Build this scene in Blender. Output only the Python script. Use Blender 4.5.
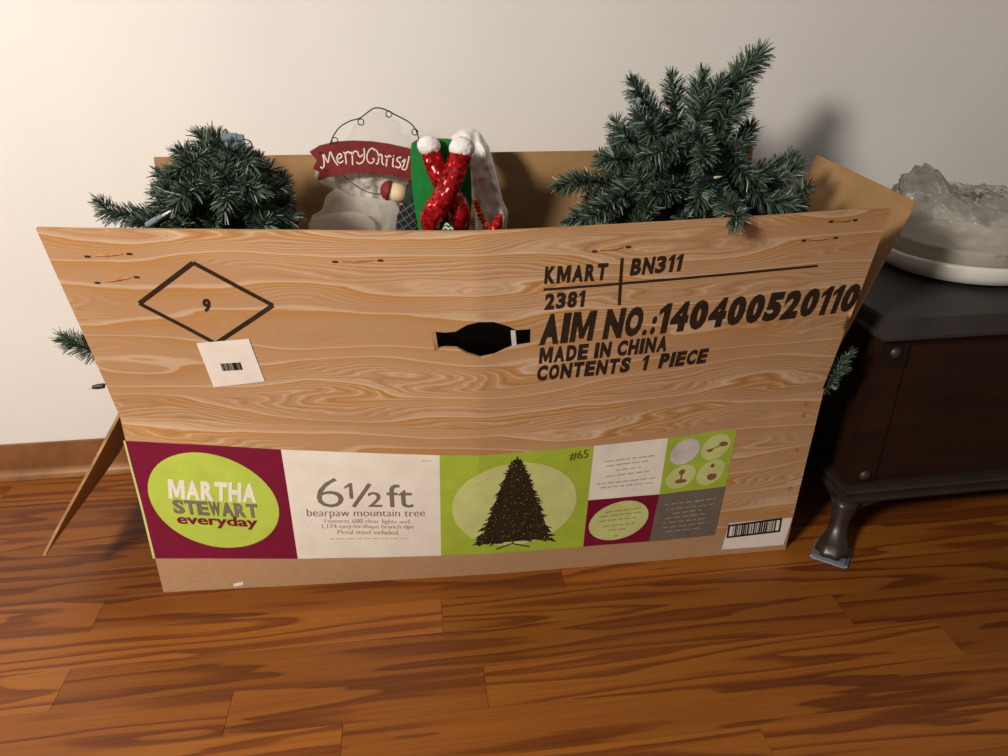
import bpy, bmesh, math, random
import numpy as np
from mathutils import Vector, Matrix, noise
from mathutils.geometry import delaunay_2d_cdt

for o in list(bpy.data.objects): bpy.data.objects.remove(o)
scene = bpy.context.scene
COL = scene.collection
R = math.radians
rnd = random.Random(7)

# ------------------------------------------------------------------ camera, world, light, exposure
cam_data = bpy.data.cameras.new('camera'); cam = bpy.data.objects.new('camera', cam_data); COL.objects.link(cam)
cam_data.sensor_width = 36.0; cam_data.lens = 730.6/1008*36.0; cam_data.clip_start = 0.02
cam.location = (0, 0, 0.97)
cam.rotation_euler = (R(90-25.594), 0, R(-5.53))
scene.camera = cam

world = bpy.data.worlds.new('world'); scene.world = world; world.use_nodes = True
world.node_tree.nodes['Background'].inputs[0].default_value = (1.0, 0.96, 0.92, 1)
world.node_tree.nodes['Background'].inputs[1].default_value = 0.125

def lamp(name, loc, energy, color, radius):
    d = bpy.data.lights.new(name, 'POINT'); d.energy = energy; d.color = color; d.shadow_soft_size = radius
    o = bpy.data.objects.new(name, d); COL.objects.link(o); o.location = loc
    return o
lamp('room_lamp', (-1.4, -0.6, 1.72), 258, (1.0, 0.915, 0.815), 0.2)

scene.view_settings.view_transform = 'Standard'
scene.view_settings.look = 'None'
scene.view_settings.gamma = 1.0
scene.view_settings.use_curve_mapping = False
scene.view_settings.exposure = 0.0

# ------------------------------------------------------------------ materials
def lin(c):
    return tuple(((v/255)/12.92 if v/255 <= 0.04045 else ((v/255+0.055)/1.055)**2.4) for v in c)+(1.0,)

class NT:
    def __init__(s, name):
        s.m = bpy.data.materials.new(name); s.m.use_nodes = True
        s.t = s.m.node_tree; s.b = s.t.nodes['Principled BSDF']; s.out = s.t.nodes['Material Output']
    def n(s, typ, **kw):
        nd = s.t.nodes.new(typ)
        for k, v in kw.items():
            if k.startswith('i_'):
                key = k[2:]; nd.inputs[int(key) if key.isdigit() else key.replace('_', ' ')].default_value = v
            else: setattr(nd, k, v)
        return nd
    def l(s, a, b): s.t.links.new(a, b)
    def math(s, op, a, b=None, clamp=False):
        nd = s.n('ShaderNodeMath', operation=op, use_clamp=clamp)
        for i, v in enumerate((a, b)):
            if v is None: continue
            if isinstance(v, (int, float)): nd.inputs[i].default_value = v
            else: s.l(v, nd.inputs[i])
        return nd.outputs[0]
    def ramp(s, fac, stops, interp='LINEAR'):
        nd = s.n('ShaderNodeValToRGB'); cr = nd.color_ramp; cr.interpolation = interp
        while len(cr.elements) < len(stops): cr.elements.new(0.5)
        for e, (p, c) in zip(cr.elements, stops): e.position = p; e.color = lin(c)
        s.l(fac, nd.inputs[0]); return nd.outputs[0]
    def mix(s, fac, a, b, mode='MIX'):
        nd = s.n('ShaderNodeMix', data_type='RGBA', blend_type=mode)
        for idx, v in ((0, fac), (6, a), (7, b)):
            if isinstance(v, (int, float)): nd.inputs[idx].default_value = v
            elif isinstance(v, tuple): nd.inputs[idx].default_value = lin(v)
            else: s.l(v, nd.inputs[idx])
        return nd.outputs[2]
    def noise(s, vec, scale, detail=3, rough=0.5, dim='3D'):
        nd = s.n('ShaderNodeTexNoise', noise_dimensions=dim); nd.inputs['Scale'].default_value = scale
        nd.inputs['Detail'].default_value = detail; nd.inputs['Roughness'].default_value = rough
        if vec is not None: s.l(vec, nd.inputs['Vector'])
        return nd.outputs['Fac']
    def coord(s, kind='Object'): return s.n('ShaderNodeTexCoord').outputs[kind]
    def mapping(s, vec, scale=(1, 1, 1), loc=(0, 0, 0)):
        nd = s.n('ShaderNodeMapping'); nd.inputs['Scale'].default_value = scale; nd.inputs['Location'].default_value = loc
        s.l(vec, nd.inputs['Vector']); return nd.outputs[0]
    def bump(s, h, strength=0.2, dist=0.01):
        nd = s.n('ShaderNodeBump'); nd.inputs['Strength'].default_value = strength; nd.inputs['Distance'].default_value = dist
        s.l(h, nd.inputs['Height']); s.l(nd.outputs[0], s.b.inputs['Normal'])
    def set(s, col=None, rough=0.5, spec=0.5, metal=0.0):
        if isinstance(col, tuple): s.b.inputs['Base Color'].default_value = lin(col)
        elif col is not None: s.l(col, s.b.inputs['Base Color'])
        s.b.inputs['Roughness'].default_value = rough
        s.b.inputs['Specular IOR Level'].default_value = spec; s.b.inputs['Metallic'].default_value = metal
        return s.m

def plain(name, col, rough=0.5, spec=0.4, var=0.06, scale=30, metal=0.0, bump=0.0):
    k = NT(name); f = k.noise(k.coord(), scale, 3)
    a = tuple(max(0, v*(1-var)) for v in col); b = tuple(min(255, v*(1+var)) for v in col)
    m = k.set(k.ramp(f, [(0.3, a), (0.7, b)]), rough, spec, metal)
    if bump: k.bump(f, bump, 0.01)
    return m

def wall_paint():
    k = NT('wall_paint'); co = k.coord()
    f = k.noise(co, 3, 4); g = k.noise(co, 180, 2)
    k.bump(g, 0.06, 0.004)
    return k.set(k.ramp(f, [(0.3, (236, 233, 229)), (0.7, (242, 239, 235))]), 0.6, 0.3)

def pine_floor():
    k = NT('heart_pine'); co = k.coord(); oi = k.n('ShaderNodeObjectInfo')
    off = k.n('ShaderNodeCombineXYZ')
    k.l(k.math('MULTIPLY', oi.outputs['Random'], 37.0), off.inputs[0]); k.l(k.math('MULTIPLY', oi.outputs['Random'], 91.0), off.inputs[1])
    add = k.n('ShaderNodeVectorMath', operation='ADD'); k.l(co, add.inputs[0]); k.l(off.outputs[0], add.inputs[1])
    v = add.outputs[0]
    n1 = k.noise(k.mapping(v, (0.8, 12, 1)), 1.0, 1.5, 0.45)
    n2 = k.noise(k.mapping(v, (2.5, 30, 1)), 1.0, 2, 0.5)
    h = k.math('ADD', k.math('MULTIPLY', n1, 7.0), k.math('MULTIPLY', n2, 1.6))
    t = k.math('FRACT', h)
    c1 = k.ramp(t, [(0.0, (178, 112, 42)), (0.50, (170, 103, 36)), (0.66, (128, 66, 21)), (0.90, (110, 54, 17)), (0.95, (172, 106, 38))])
    fine = k.noise(k.mapping(v, (5, 260, 1)), 1.0, 3, 0.6)
    c2 = k.mix(0.26, c1, k.ramp(fine, [(0.3, (104, 54, 20)), (0.7, (192, 122, 50))]), 'MIX')
    broad = k.noise(k.mapping(v, (1.2, 5, 1)), 1.0, 2)
    c3 = k.mix(k.ramp(broad, [(0.45, (0, 0, 0)), (0.7, (110, 110, 110))]), c2, (124, 64, 20))
    tone = k.ramp(oi.outputs['Random'], [(0.0, (196, 184, 176)), (0.5, (218, 208, 200)), (1.0, (236, 228, 220))])
    col = k.mix(1.0, c3, tone, 'MULTIPLY')
    k.bump(fine, 0.05, 0.002)
    k.b.inputs['Coat Weight'].default_value = 0.04; k.b.inputs['Coat Roughness'].default_value = 0.3
    return k.set(col, 0.48, 0.35)

def grain_print():
    """printed wood grain on the outside of the cardboard (UV in metres over the sheet)"""
    k = NT('grain_printed_cardboard'); uv = k.coord('UV')
    sep = k.n('ShaderNodeSeparateXYZ'); k.l(uv, sep.inputs[0])
    # figure: long flames and ovals
    n1 = k.noise(k.mapping(uv, (3.0, 17.0, 1)), 1.0, 1.3, 0.4)
    n2 = k.noise(k.mapping(uv, (14, 80, 1), (3, 7, 0)), 1.0, 2, 0.5)
    h = k.math('ADD', k.math('ADD', k.math('MULTIPLY', sep.outputs[1], 21.0), k.math('MULTIPLY', n1, 2.6)), k.math('MULTIPLY', n2, 0.16))
    t = k.math('FRACT', h)
    wide = k.ramp(t, [(0.0, (196, 157, 119)), (0.5, (194, 154, 113)), (0.74, (194, 148, 98)), (0.86, (194, 145, 90)), (0.90, (214, 186, 156)), (0.97, (212, 183, 151)), (1.0, (196, 157, 119))])
    # fine lines following the same figure
    tf = k.math('FRACT', k.math('MULTIPLY', h, 8.0))
    fine = k.ramp(tf, [(0.0, (255, 255, 255)), (0.40, (255, 255, 255)), (0.62, (234, 222, 211)), (0.82, (255, 255, 255))])
    pale = k.ramp(tf, [(0.05, (0, 0, 0)), (0.2, (200, 200, 200)), (0.38, (0, 0, 0))])
    zone = k.ramp(k.noise(k.mapping(uv, (1.6, 8, 1), (9, 2, 0)), 1.0, 2), [(0.40, (90, 90, 90)), (0.55, (255, 255, 255))])
    col = k.mix(1.0, wide, k.mix(zone, (245, 240, 236), fine), 'MULTIPLY')
    col = k.mix(k.mix(1.0, pale, zone, 'MULTIPLY'), col, (224, 198, 166))
    # plain strip along the foot of the sheet
    low = k.math('MULTIPLY', k.math('ADD', sep.outputs[1], k.math('MULTIPLY', sep.outputs[0], 0.027)), 1.0)
    foot = k.n('ShaderNodeMapRange'); k.l(low, foot.inputs[0]); foot.inputs[1].default_value = 0.064; foot.inputs[2].default_value = 0.066
    speck = k.noise(k.mapping(uv, (60, 400, 1)), 1.0, 3, 0.6)
    kraft = k.ramp(speck, [(0.3, (176, 138, 102)), (0.7, (192, 154, 118))])
    col = k.mix(foot.outputs[0], kraft, col)
    flute = k.math('SINE', k.math('MULTIPLY', sep.outputs[0], 900.0))
    bl = k.math('ADD', k.math('MULTIPLY', flute, 0.02), k.noise(k.mapping(uv, (9, 9, 1)), 1.0, 4, 0.55))
    k.bump(bl, 0.12, 0.006)
    return k.set(col, 0.6, 0.25)

def kraft_mat(name, a, b):
    k = NT(name); co = k.coord()
    f = k.noise(k.mapping(co, (12, 12, 30)), 1.0, 4, 0.6)
    g = k.noise(co, 6, 4)
    k.bump(g, 0.15, 0.01)
    return k.set(k.ramp(f, [(0.3, a), (0.7, b)]), 0.75, 0.15)

def chest_wood():
    k = NT('dark_chest_wood'); co = k.coord()
    n = k.noise(k.mapping(co, (2, 14, 14)), 1.5, 4, 0.6)
    k.bump(n, 0.08, 0.004)
    return k.set(k.ramp(n, [(0.3, (30, 17, 11)), (0.7, (48, 28, 17))]), 0.42, 0.4)

def chest_lid_mat():
    k = NT('dusty_dark_lid'); co = k.coord()
    n = k.noise(co, 9, 5, 0.6)
    return k.set(k.ramp(n, [(0.3, (50, 44, 42)), (0.7, (62, 55, 53))]), 0.55, 0.4)

def needle_mat(name, stops):
    k = NT(name); g = k.n('ShaderNodeNewGeometry')
    col = k.ramp(g.outputs['Random Per Island'], stops)
    return k.set(col, 0.42, 0.45)

def paper_mat(name, col, alpha=1.0, trans=0.35, rough=0.6):
    k = NT(name); co = k.coord(); f = k.noise(co, 40, 4)
    c = k.ramp(f, [(0.3, tuple(v*0.95 for v in col)), (0.7, col)])
    k.set(c, rough, 0.3)
    tr = k.n('ShaderNodeBsdfTranslucent'); k.l(c, tr.inputs[0])
    mx = k.n('ShaderNodeMixShader'); mx.inputs[0].default_value = trans
    k.l(k.b.outputs[0], mx.inputs[1]); k.l(tr.outputs[0], mx.inputs[2])
    last = mx.outputs[0]
    if alpha < 1:
        tp = k.n('ShaderNodeBsdfTransparent'); m2 = k.n('ShaderNodeMixShader'); m2.inputs[0].default_value = alpha
        k.l(tp.outputs[0], m2.inputs[1]); k.l(last, m2.inputs[2]); last = m2.outputs[0]
    k.l(last, k.out.inputs[0]); return k.m

def film_mat(name, tint, body=0.25, rough=0.2):
    k = NT(name); k.set(tint, 0.6, 0.3)
    tp = k.n('ShaderNodeBsdfTransparent'); tp.inputs[0].default_value = (0.94, 0.94, 0.92, 1)
    gl = k.n('ShaderNodeBsdfGlossy'); gl.inputs['Roughness'].default_value = rough
    fr = k.n('ShaderNodeFresnel'); fr.inputs[0].default_value = 1.22
    m1 = k.n('ShaderNodeMixShader'); m1.inputs[0].default_value = body
    k.l(tp.outputs[0], m1.inputs[1]); k.l(k.b.outputs[0], m1.inputs[2])
    m2 = k.n('ShaderNodeMixShader'); k.l(fr.outputs[0], m2.inputs[0])
    k.l(m1.outputs[0], m2.inputs[1]); k.l(gl.outputs[0], m2.inputs[2])
    k.l(m2.outputs[0], k.out.inputs[0]); return k.m

def sequin_mat():
    k = NT('red_sequins'); co = k.coord()
    v = k.n('ShaderNodeTexVoronoi'); v.inputs['Scale'].default_value = 170; k.l(co, v.inputs['Vector'])
    sp = k.n('ShaderNodeSeparateColor'); k.l(v.outputs['Color'], sp.inputs[0])
    col = k.ramp(sp.outputs[0], [(0.0, (120, 6, 12)), (0.6, (190, 14, 24)), (1.0, (235, 40, 50))])
    vm = k.n('ShaderNodeVectorMath', operation='SUBTRACT'); k.l(v.outputs['Color'], vm.inputs[0]); vm.inputs[1].default_value = (0.5, 0.5, 0.5)
    sc = k.n('ShaderNodeVectorMath', operation='SCALE'); k.l(vm.outputs[0], sc.inputs[0]); sc.inputs['Scale'].default_value = 0.7
    ge = k.n('ShaderNodeNewGeometry')
    ad = k.n('ShaderNodeVectorMath', operation='ADD'); k.l(ge.outputs['Normal'], ad.inputs[0]); k.l(sc.outputs[0], ad.inputs[1])
    nm = k.n('ShaderNodeVectorMath', operation='NORMALIZE'); k.l(ad.outputs[0], nm.inputs[0]); k.l(nm.outputs[0], k.b.inputs['Normal'])
    return k.set(col, 0.22, 0.8, 0.45)

def plaid_mat():
    k = NT('dark_plaid_cloth'); co = k.coord(); mp = k.n('ShaderNodeMapping'); mp.inputs['Rotation'].default_value = (0, R(35), 0); k.l(co, mp.inputs[0])
    sp = k.n('ShaderNodeSeparateXYZ'); k.l(mp.outputs[0], sp.inputs[0])
    def stripe(ch, f, lo, hi):
        t = k.math('FRACT', k.math('MULTIPLY', sp.outputs[ch], f)); a = k.math('GREATER_THAN', t, lo); b = k.math('LESS_THAN', t, hi)
        return k.math('MULTIPLY', a, b)
    base = k.mix(k.math('MULTIPLY', stripe(0, 85, 0.0, 0.45), 0.7), (34, 36, 46), (40, 52, 42))
    base = k.mix(k.math('MULTIPLY', stripe(2, 85, 0.0, 0.45), 0.6), base, (20, 24, 44))
    line = k.math('MAXIMUM', stripe(0, 85, 0.62, 0.74), stripe(2, 85, 0.62, 0.74))
    return k.set(k.mix(k.math('MULTIPLY', line, 0.45), base, (140, 130, 112)), 0.9, 0.1)

M = dict(
    wall=wall_paint(), pine=pine_floor(), grain=grain_print(),
    subfloor=plain('subfloor_dark', (52, 30, 16), 0.9),
    kraft=kraft_mat('kraft_inside', (160, 124, 84), (174, 138, 97)), rim=kraft_mat('kraft_cut_edge', (150, 112, 74), (200, 160, 116)),
    base=plain('stained_baseboard', (134, 88, 54), 0.4, 0.4, 0.15, 14),
    shoe=plain('shoe_moulding_wood', (150, 104, 64), 0.4, 0.4, 0.12, 14),
    ink=plain('black_print', (52, 38, 28), 0.6, 0.2, 0.12, 60), maroon=plain('maroon_print', (124, 18, 54), 0.45, 0.35, 0.04),
    lime=plain('lime_print', (172, 196, 66), 0.45, 0.35, 0.03), pale=plain('pale_lime_print', (208, 216, 142), 0.45, 0.35, 0.03),
    circ=plain('lime_disc_print', (190, 212, 84), 0.45, 0.35, 0.03),
    whitep=plain('white_print', (244, 238, 226), 0.45, 0.35, 0.02), greyp=plain('grey_print', (116, 108, 98), 0.45, 0.3, 0.04),
    greyt=plain('grey_type', (128, 116, 104), 0.5), greyl=plain('faint_grey_type', (196, 185, 170), 0.5), greyl2=plain('pale_type_on_grey', (164, 156, 146), 0.5), lilac=plain('lilac_print', (214, 206, 208), 0.5),
    treeink=plain('tree_print', (44, 38, 22), 0.5, 0.3, 0.3, 300), spark=plain('tree_light_print', (160, 146, 106), 0.5), brownp=plain('brown_print', (134, 98, 62), 0.5),
    olive=plain('olive_type', (104, 92, 40), 0.5), goldt=plain('gold_type', (170, 164, 104), 0.5),
    sticker=plain('white_sticker', (240, 234, 226), 0.5, 0.4, 0.02), blackb=plain('barcode_black', (22, 20, 20), 0.5),
    tear=plain('torn_cardboard', (176, 124, 76), 0.8, 0.1, 0.15, 80), dark=plain('dark_gap', (74, 48, 28), 0.9, 0.05),
    chest=chest_wood(), lid=chest_lid_mat(), moulding=plain('dark_moulding', (48, 38, 32), 0.45, 0.4, 0.12, 20),
    plate=plain('black_stud_plate', (24, 18, 15), 0.5), stud=plain('copper_stud', (84, 66, 62), 0.5, 0.5, 0.1, 30, 0.7),
    cup=plain('blue_grey_caster_cup', (112, 116, 128), 0.3, 0.5, 0.05), foot=plain('carved_foot_wood', (54, 44, 38), 0.35, 0.5, 0.15, 40),
    china=plain('white_china', (236, 233, 222), 0.25, 0.5, 0.03, 12), film=film_mat('clear_plastic_film', (246, 241, 231), 0.20, 0.2),
    china2=plain('grey_white_china', (196, 190, 178), 0.3, 0.5, 0.05, 12),
    needles=needle_mat('fir_needles', [(0.0, (38, 54, 42)), (0.4, (60, 80, 64)), (0.75, (88, 107, 90)), (0.9, (114, 132, 120)), (1.0, (158, 170, 162))]),
    wire=plain('green_wire', (38, 44, 34), 0.7), pole=plain('dark_green_pole', (26, 40, 30), 0.5),
    tissue=paper_mat('white_tissue', (240, 236, 228), 1.0, 0.35), veil=paper_mat('thin_grey_paper', (242, 236, 224), 0.6, 0.4), tissue2=paper_mat('thin_white_tissue', (246, 240, 230), 0.5, 0.4), haze=paper_mat('thin_clear_wrap', (232, 228, 220), 0.14, 0.4, 0.3),
    bag=plain('white_plastic_bag', (232, 230, 226), 0.35, 0.5, 0.02), black=plain('black_bag', (9, 9, 11), 0.45, 0.3, 0.2, 8),
    red=plain('barn_red_paint', (124, 40, 42), 0.6, 0.3, 0.1, 40), cream=plain('cream_paint', (224, 202, 164), 0.6), creamline=plain('white_brush_lettering', (240, 226, 212), 0.6),
    iron=plain('black_wire', (30, 28, 34), 0.45, 0.5), green=plain('green_felt', (28, 128, 58), 0.7, 0.2, 0.06, 60), orange=plain('orange_board_edge', (176, 92, 62), 0.7),
    sequin=sequin_mat(), fur=plain('white_fur', (238, 234, 232), 0.9, 0.1, 0.04, 80), plaid=plaid_mat(), darkgreen=plain('dark_green_cloth', (34, 52, 42), 0.9),
    tag=plain('green_tag', (30, 112, 60), 0.5), socket=plain('blue_grey_plastic', (112, 130, 142), 0.35, 0.5), socketd=plain('green_black_plastic', (28, 38, 34), 0.4),
    bulb=plain('warm_clear_bulb', (214, 206, 184), 0.15, 0.6), redfoil=plain('red_foil', (176, 28, 26), 0.22, 0.7, 0.3, 120, 0.5), gold=plain('gold_foil', (196, 96, 40), 0.25, 0.6, 0.3, 120, 0.5),
)

# ------------------------------------------------------------------ helpers
def link(name, me, mats, parent=None, label=None, kind=None):
    o = bpy.data.objects.new(name, me); COL.objects.link(o)
    for m in (mats if isinstance(mats, (list, tuple)) else [mats]): me.materials.append(m)
    if parent is not None: o.parent = parent
    if label: o['label'] = label
    if kind: o['kind'] = kind
    return o
def mesh(name, verts, faces, smooth=False, mat_ids=None):
    me = bpy.data.meshes.new(name); me.from_pydata([tuple(v) for v in verts], [], faces)
    if smooth: me.polygons.foreach_set('use_smooth', [True]*len(me.polygons))
    if mat_ids is not None: me.polygons.foreach_set('material_index', mat_ids)
    me.update(); return me
def from_bm(name, bm, smooth=False):
    bmesh.ops.recalc_face_normals(bm, faces=bm.faces)
    me = bpy.data.meshes.new(name); bm.to_mesh(me); bm.free()
    if smooth: me.polygons.foreach_set('use_smooth', [True]*len(me.polygons))
    return me
def empty(name, loc, rz=0.0):
    o = bpy.data.objects.new(name, None); COL.objects.link(o); o.location = loc; o.rotation_euler = (0, 0, rz); o.empty_display_size = 0.05
    return o
def tag(o, label, cat, group=None):
    o['label'] = label; o['category'] = cat
    if group: o['group'] = group
    return o
def rel(o, parent):
    """keep world place when parented to a translated/rotated empty"""
    o.matrix_parent_inverse = parent.matrix_basis.inverted() if parent.parent is None else Matrix.Identity(4)
    return o
def box_bm(bm, lo, hi, bevel=0.0):
    r = bmesh.ops.create_cube(bm, size=1.0)
    for v in r['verts']: v.co = Vector([lo[i]+(v.co[i]+0.5)*(hi[i]-lo[i]) for i in range(3)])
    if bevel:
        es = list({e for v in r['verts'] for e in v.link_edges})
        bmesh.ops.bevel(bm, geom=es, offset=bevel, segments=2, affect='EDGES')
    return r
def lathe(profile, seg=48, center=(0, 0, 0)):
    vs, fs = [], []
    for (r, z) in profile:
        for k in range(seg):
            a = 2*math.pi*k/seg; vs.append((center[0]+r*math.cos(a), center[1]+r*math.sin(a), center[2]+z))
    for i in range(len(profile)-1):
        for k in range(seg):
            a, b = i*seg+k, i*seg+(k+1) % seg; fs.append((a, b, b+seg, a+seg))
    fs.append(tuple(reversed(range(seg)))); fs.append(tuple(range((len(profile)-1)*seg, len(profile)*seg)))
    return vs, fs
def tube(path, radii, seg=8, caps=True):
    path = [Vector(p) for p in path]
    if isinstance(radii, (int, float)): radii = [radii]*len(path)
    vs, fs = [], []; up = Vector((0.13, 0.97, 0.21))
    for i, p in enumerate(path):
        d = (path[min(i+1, len(path)-1)]-path[max(i-1, 0)]).normalized()
        a = d.cross(up)
        if a.length < 1e-4: a = d.cross(Vector((1, 0, 0)))
        a.normalize(); b = a.cross(d); b.normalize(); up = b if i >= 0 else up
        for k in range(seg):
            t = 2*math.pi*k/seg; vs.append(p+(a*math.cos(t)+b*math.sin(t))*radii[i])
    for i in range(len(path)-1):
        for k in range(seg):
            q, r = i*seg+k, i*seg+(k+1) % seg; fs.append((q, r, r+seg, q+seg))
    if caps: fs.append(tuple(reversed(range(seg)))); fs.append(tuple(range((len(path)-1)*seg, len(path)*seg)))
    return vs, fs
def smooth_path(pts, n=8):
    pts = [Vector(p) for p in pts]; out = []
    for i in range(len(pts)-1):
        p0, p1, p2, p3 = pts[max(i-1, 0)], pts[i], pts[i+1], pts[min(i+2, len(pts)-1)]
        for k in range(n):
            t = k/n; out.append(0.5*((2*p1)+(-p0+p2)*t+(2*p0-5*p1+4*p2-p3)*t*t+(-p0+3*p1-3*p2+p3)*t**3))
    out.append(pts[-1]); return out
def inside(p, poly):
    c = False; j = len(poly)-1
    for i in range(len(poly)):
        a, b = poly[i], poly[j]
        if (a[1] > p[1]) != (b[1] > p[1]) and p[0] < (b[0]-a[0])*(p[1]-a[1])/(b[1]-a[1])+a[0]: c = not c
        j = i
    return c
def seg_dist(p, a, b):
    ax, ay = b[0]-a[0], b[1]-a[1]; L = ax*ax+ay*ay or 1e-9
    t = max(0, min(1, ((p[0]-a[0])*ax+(p[1]-a[1])*ay)/L)); return math.hypot(p[0]-a[0]-t*ax, p[1]-a[1]-t*ay)
def poly_dist(p, poly): return min(seg_dist(p, poly[i-1], poly[i]) for i in range(len(poly)))
def densify(poly, step):
    out = []
    for i in range(len(poly)):
        a, b = poly[i], poly[(i+1) % len(poly)]; n = max(1, int(round(math.hypot(b[0]-a[0], b[1]-a[1])/step)))
        for k in range(n): out.append((a[0]+(b[0]-a[0])*k/n, a[1]+(b[1]-a[1])*k/n))
    return out
def fill2d(outer, holes=(), step=0.02, xs=None):
    """triangulated sheet: outline, holes, inner grid; returns 2D verts, triangles"""
    outer = densify(outer, step); holes = [densify(h, step) for h in holes]
    pts = [Vector(p) for p in outer]; edges = [(i, (i+1) % len(outer)) for i in range(len(outer))]
    for h in holes:
        b = len(pts); pts += [Vector(p) for p in h]; edges += [(b+i, b+(i+1) % len(h)) for i in range(len(h))]
    x0, x1 = min(p[0] for p in outer), max(p[0] for p in outer); y0, y1 = min(p[1] for p in outer), max(p[1] for p in outer)
    nx, ny = int((x1-x0)/step)+1, int((y1-y0)/step)+1
    gx = [x0+(x1-x0)*i/nx for i in range(1, nx)]
    if xs:
        for v in xs:
            if gx: j = min(range(len(gx)), key=lambda i: abs(gx[i]-v)); gx[j] = v
    for gxv in gx:
        for j in range(1, ny):
            p = (gxv, y0+(y1-y0)*j/ny)
            if inside(p, outer) and not any(inside(p, h) for h in holes) and min([poly_dist(p, outer)]+[poly_dist(p, h) for h in holes]) > step*0.35: pts.append(Vector(p))
    v, e, f, *_ = delaunay_2d_cdt(pts, edges, [], 0, 1e-6)
    v = [(p[0], p[1]) for p in v]; keep = []
    for t in f:
        c = (sum(v[i][0] for i in t)/3, sum(v[i][1] for i in t)/3)
        if inside(c, outer) and not any(inside(c, h) for h in holes):
            a, b, d = (v[i] for i in t[:3])
            keep.append(tuple(t) if (b[0]-a[0])*(d[1]-a[1])-(b[1]-a[1])*(d[0]-a[0]) > 0 else tuple(reversed(t)))
    return v, keep
def boundary(faces):
    cnt = {}
    for f in faces:
        for i in range(len(f)):
            cnt[(f[i], f[(i+1) % len(f)])] = 1
    return [e for e in cnt if (e[1], e[0]) not in cnt]
def sheet(name, v2, f2, pos, thick, mats, parent=None, label=None, uv=True, smooth=True):
    """solid sheet: pos(x, w) -> outside point, outside normal; slots 0 outside, 1 inside, 2 cut edge"""
    A = [pos(*p) for p in v2]; n = len(v2)
    vs = [a for a, _ in A]+[a-nn*thick for a, nn in A]
    fs = [tuple(f) for f in f2]+[tuple(i+n for i in reversed(f)) for f in f2]; ids = [0]*len(f2)+[1]*len(f2)
    src = list(range(n))*2
    for a, b in boundary(f2):
        m0 = len(vs); vs += [vs[b], vs[a], vs[a+n], vs[b+n]]; src += [b, a, a, b]; fs.append((m0, m0+1, m0+2, m0+3)); ids.append(2)
    me = mesh(name, vs, fs, False, ids)
    if smooth: me.polygons.foreach_set('use_smooth', [i < 2 for i in ids])
    u = me.uv_layers.new(name='UVMap')
    for lp in me.loops:
        q = v2[src[lp.vertex_index]]; u.data[lp.index].uv = q
    me.update()
    return link(name, me, mats, parent, label)
def inflate(name, outline, Y, depth, amp, freq, mat, seed=0, step=0.008, parent=None, lean=0.0, smooth=True, zf=1.0):
    """crumpled bundle with a given outline (x, z) around the plane y = Y"""
    v2, f2 = fill2d(outline, (), step); n = len(v2); vs = []
    bset = {i for e in boundary(f2) for i in e}; z0 = min(p[1] for p in outline)
    dmax = max(poly_dist(p, outline) for p in v2) or 1
    for side in (-1, 1):
        for i, p in enumerate(v2):
            d = 0 if i in bset else poly_dist(p, outline)
            q = Vector((p[0]*freq+seed*3.1, p[1]*freq*zf+p[0]*freq*(1-zf)*0.6+side*5+seed, seed*1.7))
            r = 1-2*abs(noise.noise(q)); r2 = 1-2*abs(noise.noise(q*2.3)); r3 = 1-2*abs(noise.noise(q*4.9))
            e = min(1.0, d/(dmax*0.35))
            vs.append((p[0], Y+lean*(p[1]-z0)+side*(depth*math.sqrt(d/dmax)+amp*e*(0.6*r+0.35*r2+0.2*r3)), p[1]))
    fs = [tuple(f) for f in f2]+[tuple(i+n for i in reversed(f)) for f in f2]
    for a, b in boundary(f2): fs.append((b, a, a+n, b+n))
    return link(name, mesh(name, vs, fs, smooth), mat, parent)
def extrude_poly(name, outline, Y, thick, mats, parent=None, step=0.02):
    v2, f2 = fill2d(outline, (), step)
    return sheet(name, v2, f2, lambda x, z: (Vector((x, Y, z)), Vector((0, -1, 0))), thick, mats, parent, smooth=False)
def ribbon(pts, wid, Y):
    """flat brush stroke in the plane y = Y through (x, z) points"""
    P = [Vector((p[0], p[1])) for p in smooth_path([(a, b, 0) for a, b in pts], 5)]; vs, fs = [], []
    for i, p in enumerate(P):
        d = (P[min(i+1, len(P)-1)]-P[max(i-1, 0)]).normalized(); nrm = Vector((-d.y, d.x))*wid/2
        a, b = p+nrm, p-nrm; vs += [(a.x, Y, a.y), (b.x, Y, b.y)]
    for i in range(len(P)-1): fs.append((2*i, 2*i+1, 2*i+3, 2*i+2))
    return vs, fs
def merge(parts):
    V, F = [], []
    for v, f in parts:
        b = len(V); V += list(v); F += [tuple(i+b for i in q) for q in f]
    return V, F

# ------------------------------------------------------------------ the room
WA = R(2.0)
room = Matrix.Translation((-0.9, 1.598, 0)) @ Matrix.Rotation(WA, 4, 'Z')
def struct(name, me, mat, parent=None):
    o = link(name, me, mat, parent)
    if parent is None: o['kind'] = 'structure'; o.matrix_world = room
    return o
X0, X1, DEEP = -1.7, 3.6, 2.5
bm = bmesh.new(); box_bm(bm, (X0, 0, -0.05), (X1, 0.1, 2.5)); struct('wall_back', from_bm('wall_back', bm), M['wall'])
bm = bmesh.new(); box_bm(bm, (X0, -DEEP, -0.05), (X1, 0.0, -0.0165)); floor = struct('floor', from_bm('floor', bm), M['subfloor'])
bm = bmesh.new(); box_bm(bm, (X0, -0.013, 0.0), (X1, 0.0, 0.086), 0.003); struct('baseboard_back', from_bm('baseboard_back', bm), M['base'])
prof = [(-0.013, 0.0)]+[(-0.013-0.017*math.cos(t), 0.022*math.sin(t)) for t in [math.pi/2*k/6 for k in range(7)]]
vs = [(x, y, z) for x in (X0, X1) for y, z in prof]; n = len(prof)
fs = [(i, (i+1) % n, (i+1) % n+n, i+n) for i in range(n)]+[tuple(range(n)), tuple(reversed(range(n, 2*n)))]
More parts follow.
